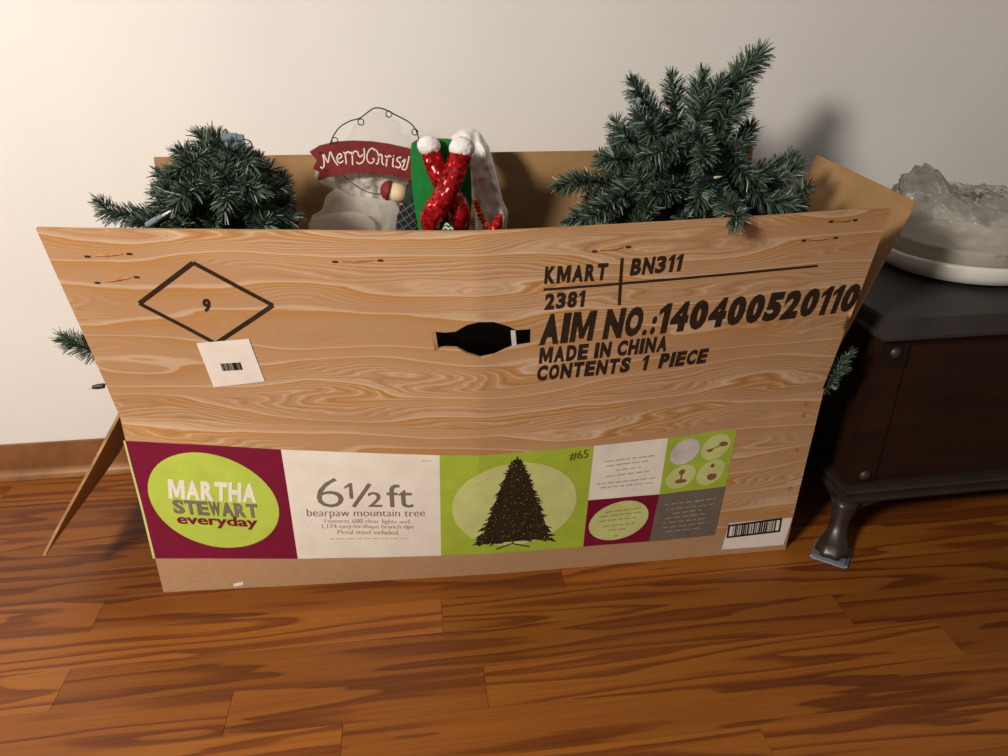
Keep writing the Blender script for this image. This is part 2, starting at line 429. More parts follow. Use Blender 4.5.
struct('trim_1', mesh('trim_1', vs, fs), M['shoe'])
def plank(x0, x1, y0, y1):
    g = 0.0003; b = 0.0002; vs = []
    for z, i in ((-0.0165, 0), (-b, 0), (0, b)):
        vs += [(x0+g+i, y0+g+i, z), (x1-g-i, y0+g+i, z), (x1-g-i, y1-g-i, z), (x0+g+i, y1-g-i, z)]
    fs = [(3, 2, 1, 0), (8, 9, 10, 11)]
    for L in (0, 4): fs += [(L+k, L+(k+1) % 4, L+4+(k+1) % 4, L+4+k) for k in range(4)]
    return mesh('plank', vs, fs)
known = {5: [0.24], 6: [-0.55, 0.865], 7: [0.24, 1.6], 8: [-0.3, 0.52, 0.927, 1.75], 4: [-0.2, 1.35], 3: [0.55], 9: [0.7]}
k = -1
while True:
    ya = -0.05-0.085*k; yb = ya-0.085
    if yb < -DEEP: break
    cuts = list(known.get(k, []))
    x = cuts[0] if cuts else X0+rnd.uniform(0.4, 1.5)
    while x-0.8 > X0+0.3: x -= rnd.uniform(0.7, 1.4); cuts.append(x)
    x = max(cuts) if cuts else X0+rnd.uniform(0.4, 1.3)
    if not cuts: cuts.append(x)
    while x < X1-0.8: x += rnd.uniform(0.7, 1.5); cuts.append(x)
    cuts = [X0]+sorted(c for c in cuts if X0+0.15 < c < X1-0.15)+[X1]
    for a, b in zip(cuts, cuts[1:]):
        link('plank', plank(a, b, yb, min(ya, 0.0)), M['pine'], floor)
    k += 1

# ------------------------------------------------------------------ the cardboard box
XL, XR, FOLD_X, CREASE, FLAP = -0.542, 0.694, 0.06, 0.377, 0.358
def bulge(x):
    if x < FOLD_X:
        s = max(0.0, (x-XL)/(FOLD_X-XL)); return 0.7*s+0.3*math.sin(math.pi/2*s)
    s = max(0.0, (XR-x)/(XR-FOLD_X)); return 0.5*s+0.5*math.sin(math.pi/2*s)
def front(x, w):
    """point on the outside of the box front; x along it, w the height measured over the cardboard"""
    g = bulge(x); k = (x-XL)/(XR-XL)
    yb = 1.138+0.008*k-0.014*g; yc = 1.144-0.016*k-0.08*g; zc = CREASE-0.007*g
    yt = 1.047+0.007*k-0.066*g; zt = 0.723-0.004*g
    if w <= CREASE:
        t = w/CREASE; return (x, yb+(yc-yb)*t, zc*t)
    t = (w-CREASE)/FLAP
    return (x, yc+(yt-yc)*t, zc+(zt-zc)*t)

def front_n(x, w, off=0.0):
    """outside point of the box front and its normal, with the sheet's slight waviness"""
    def q(a, b):
        p = Vector(front(a, b)); p.y += 0.0018*noise.noise(Vector((a*7, b*7, 3.3)))+0.0007*noise.noise(Vector((a*23, b*23, 1.3))); return p
    e = 0.003
    w0 = w if abs(w-CREASE) > e else (CREASE-e if w <= CREASE else CREASE+e)
    nrm = (q(x+e, w0)-q(x-e, w0)).cross(q(x, w0+e)-q(x, w0-e)).normalized()
    if nrm.y > 0: nrm = -nrm
    return q(x, w)+nrm*off, nrm

box = empty('cardboard_box', (0.076, 1.32, 0.0))
tag(box, 'large open tree carton of wood-grain printed cardboard standing on the floor', 'box')
TH = 0.0045
def P(o): return rel(o, box)
v2, f2 = fill2d([(XL, 0.0), (XR, 0.0), (XR, CREASE), (XL, CREASE)], (), 0.014, [FOLD_X])
fp = P(sheet('front_panel', v2, f2, front_n, TH, [M['grain'], M['kraft'], M['rim']], box, 'front of the carton with a printed label strip'))
hole = [(-0.0064, 0.5709), (0.01, 0.5694), (0.0257, 0.5711), (0.0425, 0.583), (0.0608, 0.5884), (0.0827, 0.5872), (0.1046, 0.5781), (0.117, 0.5699), (0.1401, 0.5699), (0.1413, 0.5421), (0.114, 0.5393), (0.1009, 0.5342), (0.0855, 0.5267), (0.0638, 0.5224), (0.0439, 0.5302), (0.0273, 0.541), (0.0107, 0.5418), (-0.0038, 0.5398)]
TOPW = CREASE+FLAP
v2, f2 = fill2d([(XL, CREASE), (XR-0.004, CREASE), (XR+0.003, TOPW), (XL, TOPW)], [hole], 0.014, [FOLD_X])
ff = P(sheet('front_flap', v2, f2, front_n, TH, [M['grain'], M['kraft'], M['rim']], box, 'raised front flap with a torn handle hole and black lettering'))

def quad_sheet(name, a, b, c, d, thick, nrm, mats, label=None, wob=0.002, seed=1):
    """flat panel a-b-c-d (a->b bottom, d->c top), nrm pointing outside"""
    a, b, c, d = map(Vector, (a, b, c, d)); L = (b-a).length; H = (d-a).length; N = Vector(nrm).normalized()
    v2, f2 = fill2d([(0, 0), (L, 0), (L, H), (0, H)], (), 0.05)
    def pos(x, y):
        u, t = x/L, y/H; p = (a*(1-u)+b*u)*(1-t)+(d*(1-u)+c*u)*t
        return p+N*wob*noise.noise(Vector((x*6, y*6, seed))), N
    v2f = f2
    e1, e2 = b-a, d-a
    if e1.cross(e2).dot(N) < 0: v2f = [tuple(reversed(f)) for f in f2]
    return P(sheet(name, v2, v2f, pos, thick, mats, box, label))
gm = [M['grain'], M['kraft'], M['rim']]; km = [M['kraft'], M['kraft'], M['rim']]
YB = 1.512
quad_sheet('side_panel', (XL, 1.141, 0), (XL, YB, 0), (XL, YB, CREASE), (XL, 1.146, CREASE), TH, (-1, 0, 0), gm, None, 0.001, 2)
quad_sheet('side_panel', (XR, 1.149, 0), (XR, YB, 0), (XR-0.004, YB, CREASE), (XR-0.004, 1.131, CREASE), TH, (1, 0, 0), gm, None, 0.001, 3)
quad_sheet('back_panel', (XL, YB, 0), (XR, YB, 0), (XR-0.004, YB, CREASE), (XL, YB, CREASE), TH, (0, 1, 0), gm, None, 0.001, 4)
quad_sheet('bottom_panel', (XL+0.005, 1.15, 0.0005), (XR-0.005, 1.15, 0.0005), (XR-0.005, YB-0.005, 0.0005), (XL+0.005, YB-0.005, 0.0005), 0.004, (0, 0, -1), km, None, 0.0, 5)
quad_sheet('back_flap', (XL, YB+0.001, CREASE+0.001), (XR-0.02, YB+0.001, CREASE+0.001), (XR-0.02, YB+0.026, 0.742), (XL+0.002, YB+0.026, 0.742), TH, (0, 1, 0), gm, 'upright back flap, bare brown inside', 0.004, 6)
quad_sheet('end_flap', (XL-0.001, 1.148, CREASE), (XL-0.001, YB-0.004, CREASE), (-0.733, YB-0.01, 0.099), (-0.733, 1.14, 0.099), TH, (0.82, 0, -0.56), km, 'end flap folded outward and hanging down', 0.002, 7)
quad_sheet('end_flap', (XR-0.003, 1.142, CREASE+0.001), (XR-0.003, YB-0.004, CREASE+0.001), (0.802, 1.5, 0.732), (0.794, 1.14, 0.712), TH, (0.95, 0, -0.3), km, 'end flap standing up and leaning outward', 0.003, 8)

# --- flat print on the front
def on_front(name, v2, f2, mat, off, parent, label=None):
    vs = [front_n(x, w, off)[0] for x, w in v2]
    return P2(link(name, mesh(name, vs, f2, False), mat, parent, label), parent)
def P2(o, parent):
    return o        # parts already stand in world coordinates

def block(name, c, mat, off, parent, label=None, nx=14, ny=10):
    a, b, d, e = c; vs = []      # bottom-left, bottom-right, top-right, top-left
    for j in range(ny+1):
        for i in range(nx+1):
            u, t = i/nx, j/ny
            vs.append(tuple((a[k]*(1-u)+b[k]*u)*(1-t)+(e[k]*(1-u)+d[k]*u)*t for k in (0, 1)))
    fs = [(j*(nx+1)+i, j*(nx+1)+i+1, (j+1)*(nx+1)+i+1, (j+1)*(nx+1)+i) for j in range(ny) for i in range(nx)]
    return on_front(name, vs, fs, mat, off, parent, label)
def disc(name, c, r, t, mat, off, parent, label=None, seg=56, rings=7):
    """printed ellipse: centre, right-hand point, top point on the sheet"""
    ax, ay = (r[0]-c[0], r[1]-c[1]); bx, by = (t[0]-c[0], t[1]-c[1]); vs = [c]; fs = []
    for j in range(1, rings+1):
        for k in range(seg):
            q = 2*math.pi*k/seg; s = j/rings
            vs.append((c[0]+s*(ax*math.cos(q)+bx*math.sin(q)), c[1]+s*(ay*math.cos(q)+by*math.sin(q))))
    for k in range(seg):
        fs.append((0, 1+k, 1+(k+1) % seg))
        for j in range(rings-1):
            a, b = 1+j*seg+k, 1+j*seg+(k+1) % seg; fs.append((a, a+seg, b+seg, b))
    return on_front(name, vs, fs, mat, off, parent, label)
_txt = {}
def text2d(body, bold):
    key = (body, bold)
    if key not in _txt:
        cu = bpy.data.curves.new('type', 'FONT'); cu.body = body; cu.offset = bold; cu.resolution_u = 3; cu.fill_mode = 'FRONT'
        ob = bpy.data.objects.new('type', cu); COL.objects.link(ob)
        dg = bpy.context.evaluated_depsgraph_get(); me = bpy.data.meshes.new_from_object(ob.evaluated_get(dg))
        vs = [(v.co.x, v.co.y) for v in me.vertices]; fs = [tuple(p.vertices) for p in me.polygons]
        bpy.data.objects.remove(ob); bpy.data.curves.remove(cu); bpy.data.meshes.remove(me)
        x0, x1 = min(v[0] for v in vs), max(v[0] for v in vs); y0, y1 = min(v[1] for v in vs), max(v[1] for v in vs)
        _txt[key] = ([((a-x0)/(x1-x0), (b-y0)/(y1-y0)) for a, b in vs], fs)
    return _txt[key]
def lettering(body, bl, br, tl, mat, off, parent, bold=0.0, shear=0.0):
    vs, fs = text2d(body, bold); out = []
    for u, t in vs:
        out.append((bl[0]+(br[0]-bl[0])*u+(tl[0]-bl[0])*t, bl[1]+(br[1]-bl[1])*u+(tl[1]-bl[1])*t))
    return on_front('lettering', out, fs, mat, off, parent)
ONE = ([(0.42, 0.0), (1.0, 0.0), (1.0, 1.0), (0.58, 1.0), (0.0, 0.80), (0.0, 0.62), (0.42, 0.74)], [(0, 1, 2, 3, 6), (3, 4, 5, 6)])
WIDTH = {'I': 0.42, '1': 0.62, '.': 0.36, ':': 0.36, ' ': 0.36, 'M': 1.3, 'A': 1.08, 'N': 1.08}
EMM = ([(0, 0), (0, 1), (0.30, 1), (0.5, 0.45), (0.70, 1), (1, 1), (1, 0), (0.76, 0), (0.76, 0.60), (0.59, 0.10), (0.41, 0.10), (0.24, 0.60), (0.24, 0)], [(0, 1, 2, 11, 12), (2, 3, 10, 11), (3, 9, 10), (3, 4, 8, 9), (4, 5, 6, 7, 8)])
def stencil(body, bl, br, tl, mat, off, parent, bold=0.05, gap=0.16):
    """condensed heavy capitals: every character fitted to its own cell, one mesh per word"""
    tot = sum(WIDTH.get(ch, 1.0)+gap for ch in body)-gap; x = 0.0; parts = []
    def flush():
        if parts:
            vv, fv = merge(parts); on_front('lettering', vv, fv, mat, off, parent); parts.clear()
    for ch in body:
        w_ = WIDTH.get(ch, 1.0)
        if ch == ' ': flush()
        else:
            gv, gf = ONE if ch == '1' else EMM if ch == 'M' else text2d(ch, bold)
            hs = {'.': 0.2, ':': 0.62}.get(ch, 1.0); ws = 0.75 if ch in '.:' else 1.0
            out = []
            for u, t in gv:
                U, Tt = (x+u*w_*ws)/tot, t*hs
                out.append((bl[0]+(br[0]-bl[0])*U+(tl[0]-bl[0])*Tt, bl[1]+(br[1]-bl[1])*U+(tl[1]-bl[1])*Tt))
            parts.append((out, gf))
        x += w_+gap
    flush()
def stroke(name, a, b, wid, mat, off, parent, n=24):
    dx, dy = b[0]-a[0], b[1]-a[1]; L = math.hypot(dx, dy); nx, ny = -dy/L*wid/2, dx/L*wid/2
    return block(name, [(a[0]-nx, a[1]-ny), (b[0]-nx, b[1]-ny), (b[0]+nx, b[1]+ny), (a[0]+nx, a[1]+ny)], mat, off, parent, None, n, 1)

O1, O2, O3, O4 = 0.0006, 0.0011, 0.0016, 0.0021
# label strip on the lower front
block('color_block', [(-0.5414, 0.0799), (-0.2806, 0.0702), (-0.2757, 0.3242), (-0.5425, 0.3315)], M['maroon'], O1, fp, 'maroon printed square')
block('color_block', [(-0.2806, 0.0702), (-0.0125, 0.0628), (-0.0066, 0.3179), (-0.2757, 0.3242)], M['whitep'], O1, fp, 'white printed square')
block('color_block', [(-0.0125, 0.0628), (0.2636, 0.0592), (0.2629, 0.3162), (-0.0066, 0.3179)], M['lime'], O1, fp, 'lime printed square', 20)
block('color_block', [(0.2631, 0.1845), (0.4009, 0.1811), (0.3997, 0.3145), (0.2629, 0.3162)], M['whitep'], O1, fp, 'small white printed square')
block('color_block', [(0.2636, 0.0592), (0.3969, 0.0578), (0.4009, 0.1811), (0.2631, 0.1845)], M['maroon'], O1, fp, 'small maroon printed square')
block('color_block', [(0.4009, 0.1811), (0.5338, 0.1826), (0.5325, 0.3156), (0.3997, 0.3145)], M['lime'], O1, fp, 'small lime printed square')
block('color_block', [(0.3969, 0.0578), (0.5325, 0.0571), (0.5338, 0.1826), (0.4009, 0.1811)], M['greyp'], O1, fp, 'small grey printed square')
block('color_strip', [(-0.5458, 0.0802), (-0.5414, 0.0799), (-0.5425, 0.3315), (-0.5458, 0.3317)], M['pale'], O1, fp, None, 2, 10)
disc('printed_disc', (-0.4119, 0.2069), (-0.2986, 0.1904), (-0.4053, 0.311), M['circ'], O2, fp, 'lime disc on the maroon square')
disc('printed_disc', (0.1263, 0.1875), (0.2411, 0.1873), (0.1269, 0.2936), M['pale'], O2, fp, 'pale disc behind the printed tree')
disc('printed_disc', (0.3281, 0.1223), (0.386, 0.1279), (0.3286, 0.1732), M['pale'], O2, fp, 'pale disc on the small maroon square')
for q, (c_, r_, t_) in enumerate([((0.4375, 0.2783), (0.4658, 0.2835), (0.4369, 0.3069)), ((0.4966, 0.2802), (0.5243, 0.2854), (0.4956, 0.3086)), ((0.4378, 0.2191), (0.4665, 0.2247), (0.4375, 0.2467)), ((0.4968, 0.2217), (0.5246, 0.2285), (0.4959, 0.2502))]):
    disc('printed_disc', c_, r_, t_, M['lilac'] if q == 0 else M['pale'], O2, fp, None, 36, 3)
def T(body, bl, br, tl, mat, bold=0.0, parent=fp, off=O3): return lettering(body, bl, br, tl, mat, off, parent, bold)
stencil('MARTHA', (-0.4907, 0.2136), (-0.3364, 0.2064), (-0.4842, 0.2553), M['whitep'], O3, fp, 0.05, 0.08)
stencil('STEWART', (-0.4873, 0.1809), (-0.3373, 0.1718), (-0.4864, 0.2126), M['greyt'], O4, fp, 0.045, 0.08)
T('everyday', (-0.4857, 0.1519), (-0.3415, 0.1447), (-0.4846, 0.1809), M['maroon'], 0.022, fp, O4+0.0003)
T('6', (-0.23, 0.1963), (-0.1826, 0.1962), (-0.2234, 0.2646), M['greyt'], -0.014)
THIN = ([(0.55, 0.0), (0.95, 0.0), (0.95, 1.0), (0.68, 1.0), (0.0, 0.80), (0.0, 0.66), (0.55, 0.80)], [(0, 1, 2, 3, 6), (3, 4, 5, 6)])
_txt[('1', 0.005)] = THIN
T('1', (-0.177, 0.2165), (-0.1627, 0.2177), (-0.1758, 0.2528), M['greyt'], 0.005)
stroke('fraction_bar', (-0.1647, 0.1973), (-0.1313, 0.2521), 0.0065, M['greyt'], O3, fp, 4)
T('2', (-0.1388, 0.1972), (-0.1138, 0.197), (-0.1365, 0.2332), M['greyt'], 0.005)
T('ft', (-0.104, 0.1956), (-0.0584, 0.1951), (-0.1026, 0.2511), M['greyt'], 0.0)
T('bearpaw mountain tree', (-0.2504, 0.1689), (-0.039, 0.1667), (-0.2492, 0.1928), M['greyt'], -0.014)
T('Features 600 clear lights and', (-0.2214, 0.1552), (-0.068, 0.152), (-0.2207, 0.1691), M['greyl'], 0.0)
T('1,174 easy-to-shape branch tips', (-0.2275, 0.1417), (-0.0614, 0.1388), (-0.2267, 0.156), M['greyl'], 0.0)
T('Metal stand included.', (-0.2006, 0.1298), (-0.0879, 0.1265), (-0.2002, 0.1416), M['greyl'], 0.0)
T('#65', (0.22, 0.287), (0.2534, 0.289), (0.2194, 0.308), M['olive'], 0.0)
# lines of type too small to read: rows of short printed dashes
def tiny_lines(rows, mat, seed, hgt=0.0032):
    rr = random.Random(seed); vs, fs = [], []
    for a, b in rows:
        L = math.hypot(b[0]-a[0], b[1]-a[1]); s = 0.0; ux, uy = (b[0]-a[0])/L, (b[1]-a[1])/L
        while s < L-0.003:
            w_ = min(rr.uniform(0.006, 0.017), L-s); n_ = len(vs)
            for (p, q) in ((s, 0), (s+w_, 0), (s+w_, hgt), (s, hgt)): vs.append((a[0]+ux*p-uy*q, a[1]+uy*p+ux*q))
            fs.append((n_, n_+1, n_+2, n_+3)); s += w_+0.004
    on_front('fine_print', vs, fs, mat, O3, fp)['kind'] = 'stuff'
tiny_lines([((-0.2157, 0.1176), (-0.072, 0.1145)), ((-0.0378, 0.305), (-0.0182, 0.3046))], M['greyl'], 1, 0.0022)
tiny_lines([((0.2849, 0.2761), (0.3783, 0.2774)), ((0.2897, 0.2648), (0.3722, 0.2665)), ((0.3078, 0.2521), (0.3548, 0.2536)), ((0.2903, 0.2395), (0.3735, 0.2414)), ((0.275, 0.2224), (0.3893, 0.2235)), ((0.2835, 0.2121), (0.3831, 0.2121))], M['greyl'], 2, 0.0028)
tiny_lines([((0.4147, 0.1526), (0.487, 0.1529)), ((0.4185, 0.1392), (0.5155, 0.1407)), ((0.4342, 0.1275), (0.4989, 0.1297)), ((0.4198, 0.1155), (0.5069, 0.1183)), ((0.4194, 0.1037), (0.5109, 0.1061)), ((0.4189, 0.0917), (0.515, 0.0938)), ((0.4267, 0.0799), (0.5005, 0.0812))], M['greyl2'], 3, 0.0028)
tiny_lines([((0.4748, 0.1533), (0.5173, 0.1543))], M['goldt'], 4, 0.0030)
tiny_lines([((0.2992, 0.1473), (0.3674, 0.15)), ((0.2905, 0.1366), (0.3687, 0.1394)), ((0.2896, 0.1247), (0.3663, 0.1266)), ((0.2988, 0.1101), (0.3601, 0.1115)), ((0.3099, 0.0978), (0.3495, 0.0994)), ((0.3225, 0.0811), (0.3305, 0.0814))], M['goldt'], 5, 0.003)
# small brown pictures in three of the discs
def blot(c, rx, rw, seed, n=9):
    rr = random.Random(seed); return [(c[0]+rx*rr.uniform(0.7, 1.1)*math.cos(2*math.pi*k/n), c[1]+rw*rr.uniform(0.7, 1.1)*math.sin(2*math.pi*k/n)) for k in range(n)]
bl_ = []
for c_, rx, rw in [((0.4382, 0.2093), 0.012, 0.006), ((0.4379, 0.2312), 0.007, 0.007), ((0.4995, 0.2117), 0.011, 0.01), ((0.4969, 0.2383), 0.0045, 0.006), ((0.5103, 0.2862), 0.009, 0.007), ((0.4858, 0.2749), 0.007, 0.004)]:
    p_ = blot(c_, rx, rw, int(rx*99999)); bl_.append((p_, [tuple(range(len(p_)))]))
for a_, b_ in [((0.4383, 0.2154), (0.4374, 0.2348)), ((0.4809, 0.2744), (0.5123, 0.2859))]:
    bl_.append(([(a_[0]-.0015, a_[1]), (a_[0]+.0015, a_[1]-.001), (b_[0]+.0015, b_[1]), (b_[0]-.0015, b_[1]+.001)], [(0, 1, 2, 3)]))
for vv, fv in bl_: on_front('printed_motif', vv, fv, M['brownp'], O3, fp)
# printed tree on the lime square
ct, cb, cl_, cr_ = [(0.1264, 0.3088), (0.1272, 0.0803), (0.0432, 0.1005), (0.2017, 0.1019)]
rr = random.Random(5); parts = []; dots = []
H = ct[1]-cb[1]-0.012; base_w = cb[1]+0.012
def tree_half(t): return 0.5*(cr_[0]-cl_[0])*(0.05+0.95*(1-t)**0.86)
parts.append(([(cb[0]-0.002+0.004*0, base_w), (ct[0]+0.002, base_w), (ct[0]+0.0012, ct[1]), (ct[0]-0.0012, ct[1])], [(0, 1, 2, 3)]))
N = 620
for i in range(N):
    t = rr.random()**1.35*0.93; s = rr.uniform(-1, 1); hw = tree_half(t)
    cx = cb[0]+(ct[0]-cb[0])*t+s*hw*0.93; cy = base_w+t*H+0.006*rr.random()-0.006*abs(s)*(1-t)
    ang = (-0.5 if s > 0 else math.pi+0.5)+rr.uniform(-0.5, 0.5) if abs(s) > 0.25 else -math.pi/2+rr.uniform(-1, 1)
    if t > 0.75: ang += 0.9*(1 if s > 0 else -1)
    L = rr.uniform(0.010, 0.020)*(0.5+0.5*(1-t)); W = L*0.26
    c_, s_ = math.cos(ang), math.sin(ang)
    parts.append(([(cx-c_*L*0.4-s_*-W, cy-s_*L*0.4+c_*-W), (cx+c_*L*0.6, cy+s_*L*0.6), (cx-c_*L*0.4+s_*-W, cy-s_*L*0.4+c_*W)], [(0, 1, 2)]))
    if i % 4 == 0:
        r = rr.uniform(0.0007, 0.0012); dots.append(([(cx+r*math.cos(a), cy+r*math.sin(a)) for a in (0, 1.05, 2.09, 3.14, 4.19, 5.24)], [tuple(range(6))]))
sil = []
for j in range(16):
    t0, t1 = j/16*0.97, (j+1)/16*0.97; a, b = tree_half(t0)*0.86, tree_half(t1)*0.80; x0, x1 = cb[0]+(ct[0]-cb[0])*t0, cb[0]+(ct[0]-cb[0])*t1
    for c in range(8):
        u0, u1 = c/4-1, (c+1)/4-1
        sil.append(([(x0+a*u0, base_w+t0*H), (x0+a*u1, base_w+t0*H), (x1+b*u1, base_w+t1*H), (x1+b*u0, base_w+t1*H)], [(0, 1, 2, 3)]))
vv, fv = merge(sil+parts); pt = on_front('printed_tree', vv, fv, M['treeink'], O3, fp, 'printed dark fir tree with lights')
vv, fv = merge(dots); on_front('printed_lights', vv, fv, M['spark'], O4, fp)['kind'] = 'stuff'
for a_, b_ in [((0.0927, 0.0744), (0.1251, 0.0876)), ((0.1232, 0.0864), (0.1565, 0.0739))]: stroke('printed_tree_stand', a_, b_, 0.003, M['treeink'], O3, fp, 6)
# white corner sticker with barcode, small chip
block('corner_sticker', [(0.5543, 0.0151), (0.6868, 0.0135), (0.6922, 0.0831), (0.558, 0.0857)], M['sticker'], O2, fp, 'white barcode sticker on the lower corner')
def barcode(c, parent, off, seed, frame, cover=0.55):
    a, b, d, e = c; rr = random.Random(seed); vs, fs = [], []
    def at(u, t): return tuple((a[k]*(1-u)+b[k]*u)*(1-t)+(e[k]*(1-u)+d[k]*u)*t for k in (0, 1))
    def rect(u0, u1, t0, t1):
        n_ = len(vs); vs.extend([at(u0, t0), at(u1, t0), at(u1, t1), at(u0, t1)]); fs.append((n_, n_+1, n_+2, n_+3))
    if frame: rect(0, 1, 0, 0.13); rect(0, 1, 0.87, 1); rect(0, 0.035, 0, 1); rect(0.965, 1, 0, 1)
    u = 0.1 if frame else 0.0
    while u < (0.9 if frame else 0.99):
        w_ = rr.choice((0.01, 0.018, 0.028)); rect(u, min(u+w_, 1), 0.13 if frame else 0, 0.87 if frame else 1); u += w_+rr.choice((0.01, 0.016, 0.024))
    on_front('barcode', vs, fs, M['blackb'], off, parent)
barcode([(0.5586, 0.0458), (0.6721, 0.0494), (0.6702, 0.0858), (0.5566, 0.0819)], fp, O3, 3, True)
block('paper_chip', [(-0.4097, 0.0055), (-0.3913, 0.0094), (-0.391, 0.0171), (-0.4094, 0.0132)], M['sticker'], O1, fp, None, 2, 1)
# rub marks along the right edge of the front
for c_ in [(0.6633, 0.3511), (0.6676, 0.2491), (0.6727, 0.1564), (0.6625, 0.3276)]:
    p_ = blot(c_, 0.0045, 0.006, int(abs(c_[1])*9999), 11); on_front('dent', p_, [tuple(range(11))], M['tear'], O1, fp)

# flap print
dm = [(-0.3397, 0.6842), (-0.2395, 0.6147), (-0.3396, 0.5425), (-0.4365, 0.6134)]
for a_, b_ in zip(dm, dm[1:]+dm[:1]): stroke('diamond_line', a_, b_, 0.0068, M['ink'], O1, ff)
stencil('9', (-0.3451, 0.5998), (-0.3329, 0.601), (-0.3415, 0.6237), M['ink'], O1, ff, 0.05)
stencil('KMART', (0.1561, 0.6472), (0.2497, 0.6473), (0.1567, 0.676), M['ink'], O1, ff, 0.05)
stencil('BN311', (0.2854, 0.6514), (0.3645, 0.6537), (0.2863, 0.6805), M['ink'], O1, ff, 0.05)
stencil('2381', (0.1585, 0.6024), (0.2191, 0.6038), (0.1592, 0.631), M['ink'], O1, ff, 0.05)
stencil('AIM NO.:', (0.1532, 0.5392), (0.3418, 0.5418), (0.1566, 0.5946), M['ink'], O1, ff, 0.066, 0.10)
stencil('140400520110', (0.3418, 0.5418), (0.6922, 0.5479), (0.344, 0.5975), M['ink'], O1, ff, 0.066, 0.10)
stencil('MADE IN CHINA', (0.1549, 0.5035), (0.3653, 0.506), (0.1558, 0.5342), M['ink'], O1, ff, 0.06)
stencil('CONTENTS  1  PIECE', (0.1525, 0.4689), (0.4407, 0.4724), (0.1543, 0.4996), M['ink'], O1, ff, 0.06)
stroke('ruled_line', (0.1558, 0.638), (0.5965, 0.6436), 0.0042, M['ink'], O1, ff, 40)
stroke('ruled_line', (0.2701, 0.6824), (0.2751, 0.6018), 0.0048, M['ink'], O1, ff, 8)
block('price_sticker', [(-0.3634, 0.4529), (-0.2779, 0.4692), (-0.2867, 0.5537), (-0.3696, 0.5425)], M['sticker'], O2, ff, 'white paper sticker stuck askew below the diamond')
barcode([(-0.3409, 0.4882), (-0.3075, 0.4925), (-0.3084, 0.5075), (-0.3415, 0.5033)], ff, O3, 9, False)
for (a_, b_) in [((-0.4898, 0.6918), (-0.4202, 0.698)), ((-0.4908, 0.6477), (-0.4216, 0.6603)), ((-0.1442, 0.6886), (-0.0715, 0.6916)), ((0.2236, 0.6959), (0.2814, 0.7003)), ((0.5547, 0.6906), (0.618, 0.6908)), ((0.5932, 0.7195), (0.6413, 0.7186))]:
    # torn staple slit: raised sliver of board with two dark holes
    dx, dy = b_[0]-a_[0], b_[1]-a_[1]; L = math.hypot(dx, dy); ux, uy = dx/L, dy/L; vs = []; n_ = 10
    for i in range(n_+1):
        s = L*(0.2+0.6*i/n_); hgt = 0.0013+0.0008*math.sin(math.pi*i/n_)
        for q, lift in ((-hgt, 0.0003), (0, 0.002*math.sin(math.pi*i/n_)+0.0006), (hgt, 0.0003)):
            vs.append(front_n(a_[0]+ux*s-uy*q, a_[1]+uy*s+ux*q, lift)[0])
    fs = [(3*i+j, 3*i+3+j, 3*i+4+j, 3*i+1+j) for i in range(n_) for j in (0, 1)]
    P2(link('torn_slit', mesh('torn_slit', vs, fs), M['tear'], ff), ff)
    for e_ in (0.06, 0.93):
        c_ = (a_[0]+dx*e_, a_[1]+dy*e_); p_ = [(c_[0]+0.006*math.cos(t)*(1 if i % 2 else .6), c_[1]+0.0020*math.sin(t)) for i, t in enumerate([k*math.pi/4 for k in range(8)])]
        on_front('staple_hole', p_, [tuple(range(8))], M['dark'], 0.0009, ff)

# ------------------------------------------------------------------ dark bag filling the middle of the box
def crumple_blob(name, center, radii, amp, freq, mat, seed, sub=5, flat_bottom=None, smooth=False, boxy=1.0):
    bm = bmesh.new(); bmesh.ops.create_icosphere(bm, subdivisions=sub, radius=1.0)
    for v in bm.verts:
        n_ = v.co.normalized(); q = n_*freq+Vector((seed*3.7, seed*1.3, seed))
        d = 0.6*(1-2*abs(noise.noise(q)))+0.3*(1-2*abs(noise.noise(q*2.2)))+0.18*(1-2*abs(noise.noise(q*4.6)))
        p = Vector([math.copysign(abs(c)**boxy, c) for c in n_])*(1+amp*d)
        v.co = Vector((center[0]+p.x*radii[0], center[1]+p.y*radii[1], center[2]+p.z*radii[2]))
        if flat_bottom is not None: v.co.z = max(v.co.z, flat_bottom)
    return link(name, from_bm(name, bm, smooth), mat)
bag = crumple_blob('black_bag', (0.06, 1.315, 0.27), (0.19, 0.148, 0.27), 0.10, 2.0, M['black'], 4, 5, 0.006, True, 0.62)
tag(bag, 'crumpled black bag inside the carton, seen through the handle hole', 'bag')
block('torn_strip', [(0.1121, 0.538), (0.1195, 0.5383), (0.1163, 0.5681), (0.1091, 0.5687)], M['lilac'], -0.0018, ff, 'pale torn paper strip across the handle hole', 2, 4)
block('torn_edge', [(-0.007, 0.535), (-0.0008, 0.5389), (-0.0041, 0.5729), (-0.0117, 0.5701)], M['rim'], 0.0006, ff, None, 2, 4)

